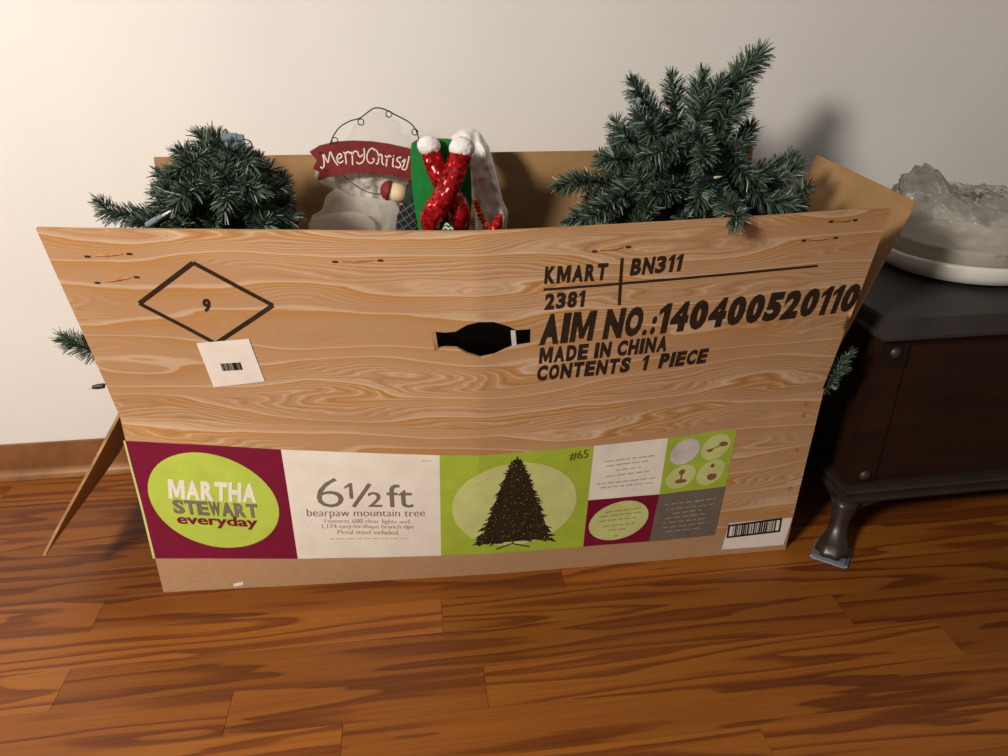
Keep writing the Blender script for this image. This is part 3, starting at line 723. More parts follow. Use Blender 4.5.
# ------------------------------------------------------------------ artificial fir sections
def make_needles(path, nlen, dens, rr, start=0.0, wid=0.0021):
    P_ = [Vector(p) for p in path]; L = [0]
    for a, b in zip(P_, P_[1:]): L.append(L[-1]+(b-a).length)
    tot = L[-1]; cnt = int(dens*(tot*(1-start)))+26; vs, fs = [], []
    for i in range(cnt):
        s = tot*(start+(1-start)*(i+rr.random())/cnt) if i < cnt-26 else tot*rr.uniform(0.94, 1.0)
        j = 0
        while j < len(L)-2 and L[j+1] < s: j += 1
        d = (P_[j+1]-P_[j]); p = P_[j]+d*((s-L[j])/max(d.length, 1e-6)); d.normalize()
        r = Vector((rr.gauss(0, 1), rr.gauss(0, 1), rr.gauss(0, 1))); r = (r-d*r.dot(d)).normalized()
        fwd = rr.uniform(0.4, 1.0) if s < tot*0.94 else rr.uniform(0.5, 3.0)
        nd = (r+d*fwd).normalized(); ln = nlen*rr.uniform(0.85, 1.08)*(1.0 if s < tot*0.94 else 0.8)
        tip = p+nd*ln+Vector((0, 0, -0.12*ln*rr.random())); sd = nd.cross(Vector((rr.gauss(0, 1), rr.gauss(0, 1), rr.gauss(0, 1)))).normalized()*wid*rr.uniform(0.7, 1.2)/2
        mid = p+nd*ln*0.55; k_ = len(vs)
        vs += [p-sd*0.8, p+sd*0.8, mid+sd, tip+sd*0.55, tip-sd*0.55, mid-sd]
        fs += [(k_, k_+1, k_+2, k_+5), (k_+5, k_+2, k_+3, k_+4)]
    return vs, fs
def branch(root, path, rr, nlen=0.028, dens=3400, start=0.0, kind='branch', stem=0.0016):
    sp = smooth_path(path, 5); vs, fs = tube(sp, [stem]*len(sp), 5)
    b = rel(link(kind, mesh(kind, vs, fs), M['wire'], root), root)
    vs, fs = make_needles(sp, nlen, dens, rr, start)
    nd = link('needles', mesh('needles', vs, fs), M['needles'], b, None, 'stuff'); P2(nd, b)
    return b
def fill_branches(root, poly, Yr, centre, n, rr, length=(0.07, 0.12), nlen=0.028, skip_low=None):
    """tips spread through a clump: outline in (x, z), depth range Yr, growing away from the clump's centre"""
    x0, x1 = min(p[0] for p in poly), max(p[0] for p in poly); z0, z1 = min(p[1] for p in poly), max(p[1] for p in poly); k_ = 0
    while k_ < n:
        p = (rr.uniform(x0, x1), rr.uniform(z0, z1))
        if not inside(p, poly): continue
        q = Vector((p[0], rr.uniform(*Yr), p[1])); d = (q-Vector(centre)); d.y *= 1.2; d.normalize()
        d = (d+Vector((rr.uniform(-.5, .5), rr.uniform(-.9, .1), rr.uniform(-.2, .55)))).normalized()
        L = rr.uniform(*length); a = q-d*L; m_ = q-d*L*0.5+Vector((rr.uniform(-.012, .012), rr.uniform(-.012, .012), -0.008))
        branch(root, [a, m_, q], rr, nlen*rr.uniform(0.85, 1.1), 3200); k_ += 1


# right-hand section
rr = random.Random(21)
tr = empty('artificial_tree_section', (0.46, 1.33, 0.006)); 
tag(tr, 'bushy green artificial fir section sticking up high on the right of the carton', 'artificial tree')
vs, fs = tube([(0.46, 1.33, 0.006), (0.46, 1.33, 0.62)], 0.011, 10); rel(link('pole', mesh('pole', vs, fs), M['pole'], tr), tr)
core = Vector((0.46, 1.33, 0.55))
named = [[(0.4586, 1.3, 0.7501), (0.491, 1.31, 0.8413), (0.5346, 1.32, 0.8922), (0.5755, 1.33, 0.9329)], [(0.4666, 1.28, 0.7786), (0.5033, 1.29, 0.8672), (0.5453, 1.3, 0.909)], [(0.4326, 1.28, 0.7622), (0.3781, 1.27, 0.8381), (0.3571, 1.27, 0.8619), (0.3346, 1.27, 0.8899)], [(0.4476, 1.33, 0.7717), (0.4296, 1.33, 0.8564), (0.4233, 1.34, 0.8948)], [(0.4522, 1.29, 0.7774), (0.4491, 1.28, 0.8525), (0.4571, 1.28, 0.901)], [(0.4417, 1.26, 0.7819), (0.4565, 1.25, 0.8473), (0.4796, 1.25, 0.8934)], [(0.3626, 1.27, 0.7138), (0.2859, 1.25, 0.7309), (0.2456, 1.24, 0.7352), (0.2116, 1.24, 0.7291)], [(0.3626, 1.27, 0.7138), (0.3105, 1.27, 0.7455), (0.2895, 1.27, 0.7726)], [(0.3562, 1.25, 0.7263), (0.2811, 1.22, 0.7), (0.2271, 1.2, 0.6771)], [(0.3708, 1.24, 0.7279), (0.3014, 1.2, 0.7122), (0.2484, 1.18, 0.6814)], [(0.5548, 1.3, 0.7222), (0.6172, 1.3, 0.7424), (0.6583, 1.31, 0.7595)], [(0.5377, 1.26, 0.7298), (0.6054, 1.25, 0.7339), (0.6342, 1.25, 0.7556)], [(0.5071, 1.28, 0.744), (0.5496, 1.29, 0.793), (0.5595, 1.3, 0.8151)], [(0.3914, 1.26, 0.7576), (0.3329, 1.25, 0.8009), (0.3178, 1.25, 0.8203)], [(0.3844, 1.24, 0.7692), (0.3213, 1.21, 0.7749), (0.282, 1.2, 0.7802)], [(0.4506, 1.22, 0.7386), (0.4571, 1.13, 0.7238), (0.436, 1.03, 0.7249), (0.4308, 1.0, 0.7205)], [(0.5113, 1.24, 0.7339), (0.5515, 1.18, 0.7115), (0.5951, 1.16, 0.7066)], [(0.4394, 1.24, 0.7435), (0.3839, 1.16, 0.735), (0.3389, 1.13, 0.7386)], [(0.4476, 1.22, 0.7633), (0.4339, 1.15, 0.7439), (0.4102, 1.12, 0.7191)], [(0.4869, 1.24, 0.7841), (0.5012, 1.18, 0.7611), (0.5286, 1.16, 0.7483)], [(0.4277, 1.22, 0.7878), (0.371, 1.16, 0.7973), (0.3293, 1.14, 0.7888)], [(0.4259, 1.22, 0.8038), (0.4273, 1.15, 0.798), (0.411, 1.12, 0.7803)], [(0.5903, 1.28, 0.6807), (0.608, 1.22, 0.6916), (0.6296, 1.2, 0.6989)], [(0.3743, 1.24, 0.7857), (0.3541, 1.21, 0.8215), (0.332, 1.21, 0.8491)], [(0.4865, 1.25, 0.8152), (0.5086, 1.25, 0.8437), (0.5255, 1.26, 0.874)]]
thick = {0: 0.037, 1: 0.035}
for i, p_ in enumerate(named):
    b = branch(tr, [core.lerp(Vector(p_[0]), 0.35)]+[Vector(q) for q in p_], rr, thick.get(i, 0.028), 4200, 0.2)
fill_branches(tr, [(0.2899, 0.6999), (0.3138, 0.8159), (0.3747, 0.8439), (0.4506, 0.8542), (0.5214, 0.8426), (0.5572, 0.7803), (0.6268, 0.7421), (0.6464, 0.6839), (0.5839, 0.6673), (0.3644, 0.6596), (0.2386, 0.6572)], (1.16, 1.40), core, 64, rr)
# low boughs down inside the carton
for k in range(14):
    a = rr.uniform(0, 2*math.pi); z = rr.uniform(0.12, 0.42); e = Vector((0.46+0.12*math.cos(a)*rr.uniform(.6, 1.1), 1.325+0.10*math.sin(a), z+0.12))
    branch(tr, [(0.46, 1.33, z), (0.46+0.07*math.cos(a), 1.33+0.06*math.sin(a), z+0.03), e], rr, 0.032, 1500)
branch(tr, [core+Vector((0.05, -0.05, -0.05)), (0.6921, 1.16, 0.3812), (0.7123, 1.13, 0.4226), (0.7297, 1.125, 0.4515)], rr, 0.017, 2600, 0.62)
branch(tr, [core+Vector((0.05, -0.05, -0.1)), (0.6881, 1.15, 0.376), (0.7078, 1.125, 0.4133), (0.7238, 1.12, 0.4228)], rr, 0.016, 2600, 0.66)

# left-hand section
rr = random.Random(33)
tl_ = empty('artificial_tree_section', (-0.30, 1.33, 0.006)); 
tag(tl_, 'low rounded green artificial fir section at the left end of the carton', 'artificial tree')
vs, fs = tube([(-0.30, 1.33, 0.006), (-0.30, 1.33, 0.60)], 0.011, 10); rel(link('pole', mesh('pole', vs, fs), M['pole'], tl_), tl_)
core = Vector((-0.30, 1.33, 0.55))
named = [[(-0.3847, 1.25, 0.6907), (-0.4298, 1.22, 0.6986), (-0.4758, 1.2, 0.7042), (-0.5045, 1.2, 0.7111), (-0.5144, 1.2, 0.7269)], [(-0.3755, 1.22, 0.6974), (-0.4178, 1.18, 0.6966), (-0.4549, 1.16, 0.7022)], [(-0.3597, 1.28, 0.7416), (-0.3569, 1.27, 0.7912), (-0.3701, 1.27, 0.8146)], [(-0.3571, 1.3, 0.7379), (-0.3433, 1.29, 0.7881), (-0.3523, 1.28, 0.8147)], [(-0.3758, 1.28, 0.7419), (-0.3943, 1.26, 0.7854), (-0.4043, 1.26, 0.7902)], [(-0.39, 1.26, 0.7215), (-0.4183, 1.24, 0.75), (-0.4319, 1.24, 0.7596)], [(-0.3852, 1.24, 0.7174), (-0.4126, 1.21, 0.7321), (-0.4258, 1.2, 0.7421)], [(-0.3217, 1.28, 0.7245), (-0.2865, 1.28, 0.7648), (-0.2882, 1.28, 0.7761)], [(-0.303, 1.26, 0.7116), (-0.2582, 1.25, 0.7292), (-0.2421, 1.25, 0.7419)], [(-0.3018, 1.25, 0.7055), (-0.2513, 1.24, 0.7066), (-0.2374, 1.24, 0.7145)], [(-0.2958, 1.22, 0.7038), (-0.2459, 1.2, 0.6943), (-0.2247, 1.2, 0.7003)], [(-0.3428, 1.22, 0.7523), (-0.2978, 1.16, 0.7551), (-0.2545, 1.14, 0.7507)], [(-0.3518, 1.22, 0.7447), (-0.3619, 1.15, 0.7508), (-0.381, 1.13, 0.7331)], [(-0.3262, 1.22, 0.7598), (-0.3066, 1.15, 0.7497), (-0.3076, 1.12, 0.7264)], [(-0.3538, 1.25, 0.7786), (-0.3677, 1.19, 0.7808), (-0.3896, 1.17, 0.7741)], [(-0.3331, 1.26, 0.7767), (-0.2985, 1.22, 0.7901), (-0.2754, 1.19, 0.7794)]]
for i, p_ in enumerate(named):
    branch(tl_, [core.lerp(Vector(p_[0]), 0.35)]+[Vector(q) for q in p_], rr, 0.026 if i < 2 else 0.028, 3800, 0.2)
fill_branches(tl_, [(-0.4574, 0.6783), (-0.4408, 0.7467), (-0.4021, 0.7855), (-0.3597, 0.8051), (-0.3071, 0.792), (-0.2821, 0.768), (-0.2592, 0.7354), (-0.2508, 0.6736)], (1.14, 1.40), core, 52, rr)
for k in range(12):
    a = rr.uniform(0, 2*math.pi); z = rr.uniform(0.12, 0.42); e = Vector((-0.34+0.11*math.cos(a)*rr.uniform(.6, 1.1), 1.33+0.11*math.sin(a), z+0.12))
    branch(tl_, [(-0.30, 1.33, z), (-0.30+0.08*math.cos(a), 1.33+0.06*math.sin(a), z+0.03), e], rr, 0.032, 1500)
branch(tl_, [core+Vector((-0.05, 0, -0.05)), (-0.5617, 1.29, 0.4474), (-0.6198, 1.28, 0.4441), (-0.6508, 1.28, 0.4591), (-0.6688, 1.28, 0.4695)], rr, 0.031, 3600, 0.5)
# light-string sockets
def socket_(root, a, b, rad, mat, bulb=True, label=None):
    a, b = Vector(a), Vector(b); d = b-a
    vs, fs = tube([a, a+d*0.7, a+d*0.72, b], [rad, rad, rad*0.8, rad*0.78], 12)
    s = rel(link('light_socket', mesh('light_socket', vs, fs, False), mat, root, label), root)
    if bulb:
        vs, fs = tube([b, b+d*0.25, b+d*0.55, b+d*0.8], [rad*0.45, rad*0.5, rad*0.35, rad*0.06], 8)
        P2(link('bulb', mesh('bulb', vs, fs, True), M['bulb'], s), s)
    return s

socket_(tl_, (-0.3268, 1.24, 0.8149), (-0.2933, 1.24, 0.813), 0.0075, M['socket'], False, 'blue-grey light-string plug')
socket_(tl_, (-0.3225, 1.24, 0.8035), (-0.2933, 1.24, 0.8023), 0.0065, M['socket'], False)
vs, fs = tube(smooth_path([(-0.295, 1.24, 0.8115), (-0.2824, 1.23, 0.8096), (-0.2807, 1.23, 0.8005), (-0.2934, 1.24, 0.7916), (-0.3101, 1.25, 0.7779)], 6), 0.0011, 6); rel(link('light_cord', mesh('light_cord', vs, fs, True), M['wire'], tl_), tl_)
vs, fs = tube(smooth_path([(-0.3171, 1.24, 0.8178), (-0.3188, 1.24, 0.8268), (-0.3287, 1.25, 0.8182), (-0.3569, 1.27, 0.7912)], 6), 0.0011, 6); rel(link('light_cord', mesh('light_cord', vs, fs, True), M['wire'], tl_), tl_)
socket_(tl_, (-0.6301, 1.3, 0.3632), (-0.6504, 1.3, 0.361), 0.0050, M['socketd'])
vs, fs = tube(smooth_path([(-0.6301, 1.3, 0.3632), (-0.53, 1.31, 0.46), (-0.48, 1.32, 0.5), (-0.33, 1.33, 0.5)], 6), 0.0012, 6); rel(link('light_cord', mesh('light_cord', vs, fs, True), M['wire'], tl_), tl_)
socket_(tl_, (-0.4306, 1.14, 0.7019), (-0.4063, 1.14, 0.715), 0.0045, M['socket'])
socket_(tr, (0.419, 1.13, 0.7557), (0.438, 1.13, 0.7584), 0.0042, M['socketd'])
socket_(tr, (0.4424, 1.09, 0.7218), (0.4622, 1.09, 0.7275), 0.0042, M['socketd'])
socket_(tr, (0.3446, 1.25, 0.8668), (0.3391, 1.25, 0.8514), 0.0045, M['socket'])

# ------------------------------------------------------------------ ornaments between the trees
SY = 1.36
sign = empty('merry_christmas_sign', ((-0.1008, 1.36, 0.6218)[0], SY+0.004, 0.46)); 
tag(sign, 'dark red banner-shaped sign reading Merry Christmas with a curly black wire hanger', 'sign')
out = [(-0.2128, 0.7731), (-0.1952, 0.783), (-0.1657, 0.7894), (-0.1346, 0.7906), (-0.1016, 0.7886), (-0.0727, 0.7842), (-0.0396, 0.7764), (-0.0105, 0.7672), (0.0145, 0.7544), (0.0125, 0.7005), (-0.0131, 0.7117), (-0.0384, 0.7206), (-0.0637, 0.7285), (-0.0931, 0.7338), (-0.1225, 0.7364), (-0.1542, 0.7356), (-0.1821, 0.7294), (-0.2033, 0.7231), (-0.1996, 0.7384), (-0.2097, 0.7444), (-0.2016, 0.7583)]
b_ = extrude_poly('banner', out, SY, 0.009, [M['red'], M['red'], M['red']], sign, 0.012); rel(b_, sign)
strokes = [[(-0.1963, 0.7484), (-0.194, 0.7449), (-0.1901, 0.7487), (-0.1891, 0.7596), (-0.1901, 0.7667), (-0.1881, 0.7677), (-0.1848, 0.7595), (-0.1822, 0.7548), (-0.1793, 0.7646), (-0.1762, 0.7727), (-0.1715, 0.7593), (-0.1654, 0.749)], [(-0.166, 0.7599), (-0.1578, 0.7638), (-0.1593, 0.7694), (-0.1632, 0.7674), (-0.1663, 0.7613), (-0.1644, 0.7551), (-0.1595, 0.754), (-0.1554, 0.7577)], [(-0.1538, 0.7723), (-0.1514, 0.7693), (-0.1507, 0.7611), (-0.1506, 0.7514)], [(-0.1508, 0.7666), (-0.1477, 0.7719), (-0.1433, 0.7718), (-0.1419, 0.7689)], [(-0.1408, 0.7722), (-0.1391, 0.7681), (-0.1392, 0.7589), (-0.1398, 0.7496)], [(-0.1388, 0.7664), (-0.1351, 0.7727), (-0.1309, 0.7731), (-0.1293, 0.77)], [(-0.1284, 0.773), (-0.1279, 0.7663), (-0.1248, 0.7638), (-0.1199, 0.7678)], [(-0.1174, 0.7784), (-0.1172, 0.7698), (-0.1189, 0.7592), (-0.1243, 0.7529), (-0.1304, 0.7523), (-0.1318, 0.7553)], [(-0.099, 0.7736), (-0.1024, 0.778), (-0.1078, 0.7754), (-0.1126, 0.7673), (-0.1133, 0.7585), (-0.1092, 0.7526), (-0.1034, 0.754), (-0.1009, 0.7589), (-0.1045, 0.7606)], [(-0.0988, 0.7761), (-0.0945, 0.7715), (-0.0927, 0.7613), (-0.0954, 0.7514), (-0.0985, 0.7519)], [(-0.0931, 0.7621), (-0.0894, 0.7674), (-0.0867, 0.7641), (-0.0874, 0.7533), (-0.0842, 0.7487)], [(-0.0816, 0.7648), (-0.0782, 0.7615), (-0.0794, 0.7538), (-0.0805, 0.7462)], [(-0.0784, 0.7594), (-0.074, 0.7651), (-0.0708, 0.7626)], [(-0.0669, 0.7609), (-0.069, 0.7481), (-0.0666, 0.7451)], [(-0.0668, 0.765), (-0.0654, 0.764)], [(-0.0527, 0.7615), (-0.0582, 0.7612), (-0.0608, 0.7567), (-0.0566, 0.7525), (-0.0548, 0.7473), (-0.0593, 0.7436), (-0.0642, 0.7464)], [(-0.0524, 0.7532), (-0.0461, 0.7581), (-0.0492, 0.7486), (-0.0526, 0.742), (-0.0467, 0.7402), (-0.0434, 0.7464), (-0.0386, 0.7636)]]
vv, fv = merge([ribbon(s, 0.0024, SY-0.0008) for s in strokes])
rel(link('lettering', mesh('lettering', vv, fv), M['creamline'], b_, 'white brush lettering'), b_)
rust = []
for c_ in [(-0.1934, 0.7712), (-0.1868, 0.7409)]:
    rust.append(([(c_[0]+0.0042*math.cos(t), SY-0.0006, c_[1]+0.0032*math.sin(t)) for t in [k*math.pi/5 for k in range(10)]], [tuple(range(10))]))
vv, fv = merge(rust); rel(link('painted_hearts', mesh('painted_hearts', vv, fv), plain('dark_red_paint', (74, 16, 20)), b_), b_)
def wire(root, pts, rad, mat, name='wire', parent=None):
    vs, fs = tube(smooth_path(pts, 8), rad, 6); return rel(link(name, mesh(name, vs, fs, True), mat, root), root)
wire(sign, [(-0.1758, 1.358, 0.7862), (-0.1676, 1.36, 0.801), (-0.156, 1.36, 0.8142), (-0.1379, 1.36, 0.8239), (-0.1203, 1.36, 0.8287), (-0.1058, 1.36, 0.8384), (-0.0933, 1.36, 0.8449), (-0.078, 1.36, 0.8431), (-0.0579, 1.36, 0.8331), (-0.0361, 1.36, 0.8212), (-0.0245, 1.36, 0.8077), (-0.0186, 1.36, 0.7856)], 0.0011, M['iron'], 'hanger_wire')
for c_ in ((-0.1668, 1.36, 0.7917), (-0.1192, 1.36, 0.8221), (-0.0699, 1.36, 0.8348), (-0.0265, 1.36, 0.8044)):
    vs, fs = tube([(c_[0]+0.0052*math.cos(t), SY, c_[2]+0.0052*math.sin(t)) for t in [2*math.pi*k/16 for k in range(17)]], 0.0009, 6, False)
    rel(link('wire_curl', mesh('wire_curl', vs, fs, True), M['iron'], sign), sign)
wire(sign, [(-0.1582, 1.357, 0.7328), (-0.1396, 1.352, 0.7176), (-0.1154, 1.345, 0.7043), (-0.0887, 1.34, 0.7004)], 0.0010, M['iron'], 'hanger_wire')
# little doll on the wire: dark red cap, cream head
doll = empty('doll_ornament', (-0.0641, 1.335, 0.6641)); 
tag(doll, 'small wooden doll with dark red cap lying sideways against the plaid cloth', 'ornament')
h0, h1 = Vector((-0.0738, 1.335, 0.7073)), Vector((-0.0493, 1.335, 0.7015))
vs, fs = tube([h0, h0.lerp(h1, 0.5), h1], [0.0155, 0.0165, 0.0165], 20); rel(link('head', mesh('head', vs, fs, True), M['cream'], doll), doll)
d = (h0-h1).normalized(); vs, fs = tube([h0+d*0.001, h0+d*0.006, h0+d*0.013, h0+d*0.0175, h0+d*0.019], [0.0175, 0.0178, 0.0145, 0.008, 0.001], 20); rel(link('cap', mesh('cap', vs, fs, True), M['red'], doll), doll)
vs, fs = tube([h1-d*0.0, h1-d*0.008, h1-d*0.02], [0.0172, 0.022, 0.024], 20); rel(link('collar', mesh('collar', vs, fs, True), M['darkgreen'], doll), doll)
o = tag(inflate('plaid_cloth', [(-0.0655, 0.6647), (-0.0554, 0.6842), (-0.0366, 0.7033), (-0.022, 0.7101), (-0.0122, 0.6922), (-0.0099, 0.6653), (-0.0087, 0.6081), (-0.0707, 0.6097), (-0.0686, 0.6429)], 1.325, 0.016, 0.004, 40, M['plaid'], 3, 0.005), 'dark plaid cloth tucked beside the green board', 'cloth')

# green board with the upside-down sequinned legs
GY = 1.30
gb = empty('santa_legs_decoration', ((0.0131, 1.3, 0.6162)[0], GY, 0.47)); 
tag(gb, 'green board with two crossed red sequinned legs and white fur cuffs', 'decoration')
go = [(-0.0344, 0.7825), (-0.0313, 0.7939), (-0.0226, 0.7987), (0.0028, 0.8008), (0.0316, 0.7997), (0.0518, 0.7929), (0.0618, 0.7779), (0.0681, 0.7476), (0.0689, 0.6959), (0.0646, 0.6568), (0.0521, 0.5834), (-0.0189, 0.5854), (-0.0283, 0.6518), (-0.0334, 0.6892), (-0.0353, 0.7357)]
rel(extrude_poly('board', go, GY, 0.007, [M['green'], M['orange'], M['orange']], gb, 0.012), gb)
def leg(pts, radii, name, mat):
    sp = smooth_path(pts, 6); rs = []
    for i in range(len(pts)-1):
        for k in range(6): rs.append(radii[i]+(radii[i+1]-radii[i])*k/6)
    rs.append(radii[-1]); vs, fs = tube(sp, rs, 20)
    return rel(link(name, mesh(name, vs, fs, True), mat, gb), gb)
leg([(-0.0013, 1.285, 0.7842), (0.0091, 1.283, 0.7514), (0.0233, 1.28, 0.7181), (0.0398, 1.278, 0.6959), (0.0445, 1.278, 0.6766), (0.0385, 1.285, 0.6396), (0.0359, 1.29, 0.6054)], [0.017, 0.0175, 0.017, 0.019, 0.0195, 0.013, 0.012], 'leg', M['sequin'])
leg([(0.052, 1.272, 0.7821), (0.0392, 1.266, 0.7506), (0.0227, 1.256, 0.7178), (0.0046, 1.252, 0.6903), (-0.0046, 1.254, 0.6729), (-0.0041, 1.262, 0.643), (-0.0035, 1.27, 0.6121)], [0.019, 0.0195, 0.019, 0.021, 0.019, 0.012, 0.011], 'leg', M['sequin'])
for c_, r_ in (((-0.0027, 1.283, 0.791), 0.0195), ((0.0521, 1.27, 0.7889), 0.021)):
    bm = bmesh.new(); bmesh.ops.create_icosphere(bm, subdivisions=4, radius=1.0)
    for v in bm.verts:
        n_ = v.co.normalized(); q = n_*5+Vector(c_)*30; v.co = Vector(c_)+Vector((n_.x*r_, n_.y*r_*0.9, n_.z*r_*0.85))*(1+0.10*noise.noise(q)+0.07*noise.noise(q*3))
    rel(link('fur_cuff', from_bm('fur_cuff', bm, True), M['fur'], gb), gb)
tg = [(0.0074, 0.6249), (0.0101, 0.6514), (0.0212, 0.6704), (0.0313, 0.6632), (0.0395, 0.6454), (0.0407, 0.624)]
t_ = rel(extrude_poly('hang_tag', tg, 1.248, 0.002, [M['tag'], M['tag'], M['whitep']], gb, 0.02), gb)
vv, fv = merge([ribbon(s, 0.0022, 1.2472) for s in [[(0.019, 0.6654), (0.0225, 0.6679), (0.0258, 0.6643)], [(0.0161, 0.6585), (0.0206, 0.6622), (0.0239, 0.6583), (0.0291, 0.6608), (0.0324, 0.6572)]]])
rel(link('tag_lettering', mesh('tag_lettering', vv, fv), M['whitep'], t_), t_)

# papers and bags
o = tag(inflate('paper_bundle', [(0.0383, 0.79), (0.0564, 0.8017), (0.0778, 0.8049), (0.092, 0.7962), (0.1079, 0.7719), (0.1186, 0.733), (0.1334, 0.6727), (0.1428, 0.652), (0.141, 0.6293), (0.1296, 0.5634), (0.0814, 0.5648), (0.079, 0.6553), (0.0722, 0.6924), (0.0621, 0.7375), (0.0482, 0.7588)], 1.385, 0.018, 0.030, 26, M['bag'], 5, 0.004, None, 0.12, True, 0.45), 'crumpled white plastic bag standing behind the green board', 'bag')
o = tag(inflate('tissue_paper', [(-0.2187, 0.719), (-0.2131, 0.7368), (-0.1827, 0.754), (-0.1276, 0.7708), (-0.0473, 0.7609), (-0.0427, 0.6792), (-0.0703, 0.6535), (-0.115, 0.6545), (-0.1554, 0.6591), (-0.1816, 0.693), (-0.2059, 0.7043)], 1.425, 0.012, 0.024, 26, M['tissue'], 8, 0.004, None, 0, True, 0.8), 'white tissue paper crumpled behind the red banner sign', 'paper')
o = tag(inflate('wrapping_film', [(-0.2302, 0.6393), (-0.2227, 0.6577), (-0.2035, 0.6683), (-0.1937, 0.6936), (-0.1744, 0.7076), (-0.147, 0.6927), (-0.0695, 0.6839), (-0.0582, 0.6578), (-0.0713, 0.5661), (-0.2324, 0.5707)], 1.372, 0.006, 0.010, 18, M['veil'], 11, 0.005, None, 0, True), 'thin greyish wrapping paper below the red banner sign', 'paper')
o = tag(inflate('tissue_scrap', [(-0.2274, 0.649), (-0.2171, 0.6615), (-0.1826, 0.668), (-0.1467, 0.6709), (-0.1221, 0.6649), (-0.107, 0.6499), (-0.1066, 0.607), (-0.2246, 0.6101)], 1.345, 0.003, 0.003, 24, M['tissue2'], 21, 0.005), 'thin whitish tissue scrap lying lowest behind the carton edge, left of the plaid cloth', 'paper')
o = tag(inflate('plastic_wrap', [(-0.1889, 0.7387), (-0.1749, 0.7692), (-0.1515, 0.7849), (-0.1425, 0.8042), (-0.1256, 0.811), (-0.1149, 0.8317), (-0.0955, 0.8246), (-0.0838, 0.8366), (-0.0726, 0.8139), (-0.0564, 0.8103), (-0.054, 0.7891), (-0.0376, 0.7853), (-0.0334, 0.7601), (-0.0408, 0.7272)], 1.475, 0.006, 0.009, 30, M['haze'], 14, 0.006), 'faint clear plastic wrap rising behind the wire hanger', 'plastic wrap')
o = tag(inflate('foil_bow', [(0.093, 0.6344), (0.1022, 0.6524), (0.1185, 0.67), (0.1248, 0.6663), (0.1257, 0.6002), (0.0945, 0.601)], 1.31, 0.010, 0.006, 60, M['redfoil'], 17, 0.004, None, 0, False), 'shiny red foil bow at the carton edge right of the green board', 'bow')
vs, fs = tube(smooth_path([(0.078, 1.335, 0.6883), (0.0811, 1.33, 0.6767), (0.086, 1.325, 0.6613), (0.0946, 1.32, 0.644), (0.0997, 1.32, 0.5991)], 8), [0.006+0.0016*math.sin(i*1.9) for i in range(33)], 10)
tag(link('tinsel_rope', mesh('tinsel_rope', vs, fs), M['gold']), 'short orange-red tinsel rope beside the white plastic bag', 'tinsel')

# ------------------------------------------------------------------ the dark chest
CA = R(3.0)
chest = empty('blanket_chest', (0.795, 1.14, 0.0), CA); 
tag(chest, 'low dark wooden chest on carved feet standing right of the carton', 'chest')
CW, CD = 1.15, 0.44
def cpart(name, bm_or_me, mat, smooth=False, label=None, parent=None):
    me = bm_or_me if isinstance(bm_or_me, bpy.types.Mesh) else from_bm(name, bm_or_me, smooth)
    return link(name, me, mat, parent or chest, label)
def frame_loft(levels):
    """rectangular slab lofted through (inset, z) levels"""
    vs, fs = [], []
    for i, z in levels: vs += [(i, i, z), (CW-i, i, z), (CW-i, CD-i, z), (i, CD-i, z)]
    for L in range(len(levels)-1): fs += [(4*L+k, 4*L+(k+1) % 4, 4*L+4+(k+1) % 4, 4*L+4+k) for k in range(4)]
    n_ = 4*(len(levels)-1); fs += [(3, 2, 1, 0), (n_, n_+1, n_+2, n_+3)]
    return mesh('slab', vs, fs)
cpart('lid', frame_loft([(0.006, 0.458), (0.0, 0.462), (0.0, 0.468), (0.006, 0.472), (0.016, 0.490), (0.022, 0.495)]), M['lid'], label='dusty dark lid with moulded edge')
bm = bmesh.new(); box_bm(bm, (0.026, 0.030, 0.130), (CW-0.026, CD-0.02, 0.459)); cpart('body', bm, M['chest'])
for x in (0.020, CW-0.074):
    bm = bmesh.new(); box_bm(bm, (x, 0.024, 0.13), (x+0.054, 0.05, 0.459), 0.0015); post = cpart('corner_post', bm, M['chest'])
    for z0, z1 in ((0.398, 0.455),):
        bm = bmesh.new(); box_bm(bm, (x+0.001, 0.0215, z0), (x+0.053, 0.026, z1), 0.001); P2(cpart('stud_plate', bm, M['plate'], parent=post), post)
    for z in (0.428, 0.160):
        vs, fs = lathe([(0.0125, 0.0), (0.0115, 0.004), (0.007, 0.008), (0.001, 0.0095)], 20)
        vs = [(x+0.027+a, 0.0225-c, z+b) for a, b, c in vs]
        o = cpart('stud', mesh('stud', vs, fs, True), M['stud'], parent=post, label='round domed stud')
bm = bmesh.new(); box_bm(bm, (0.016, 0.03, 0.13), (0.028, 0.06, 0.459), 0.0015); cpart('side_stile', bm, M['chest'])
cpart('base_moulding', frame_loft([(0.012, 0.103), (0.004, 0.106), (0.002, 0.111), (0.004, 0.115), (0.008, 0.117), (0.008, 0.123), (0.004, 0.126), (0.002, 0.131), (0.006, 0.135), (0.018, 0.138)]), M['moulding'])
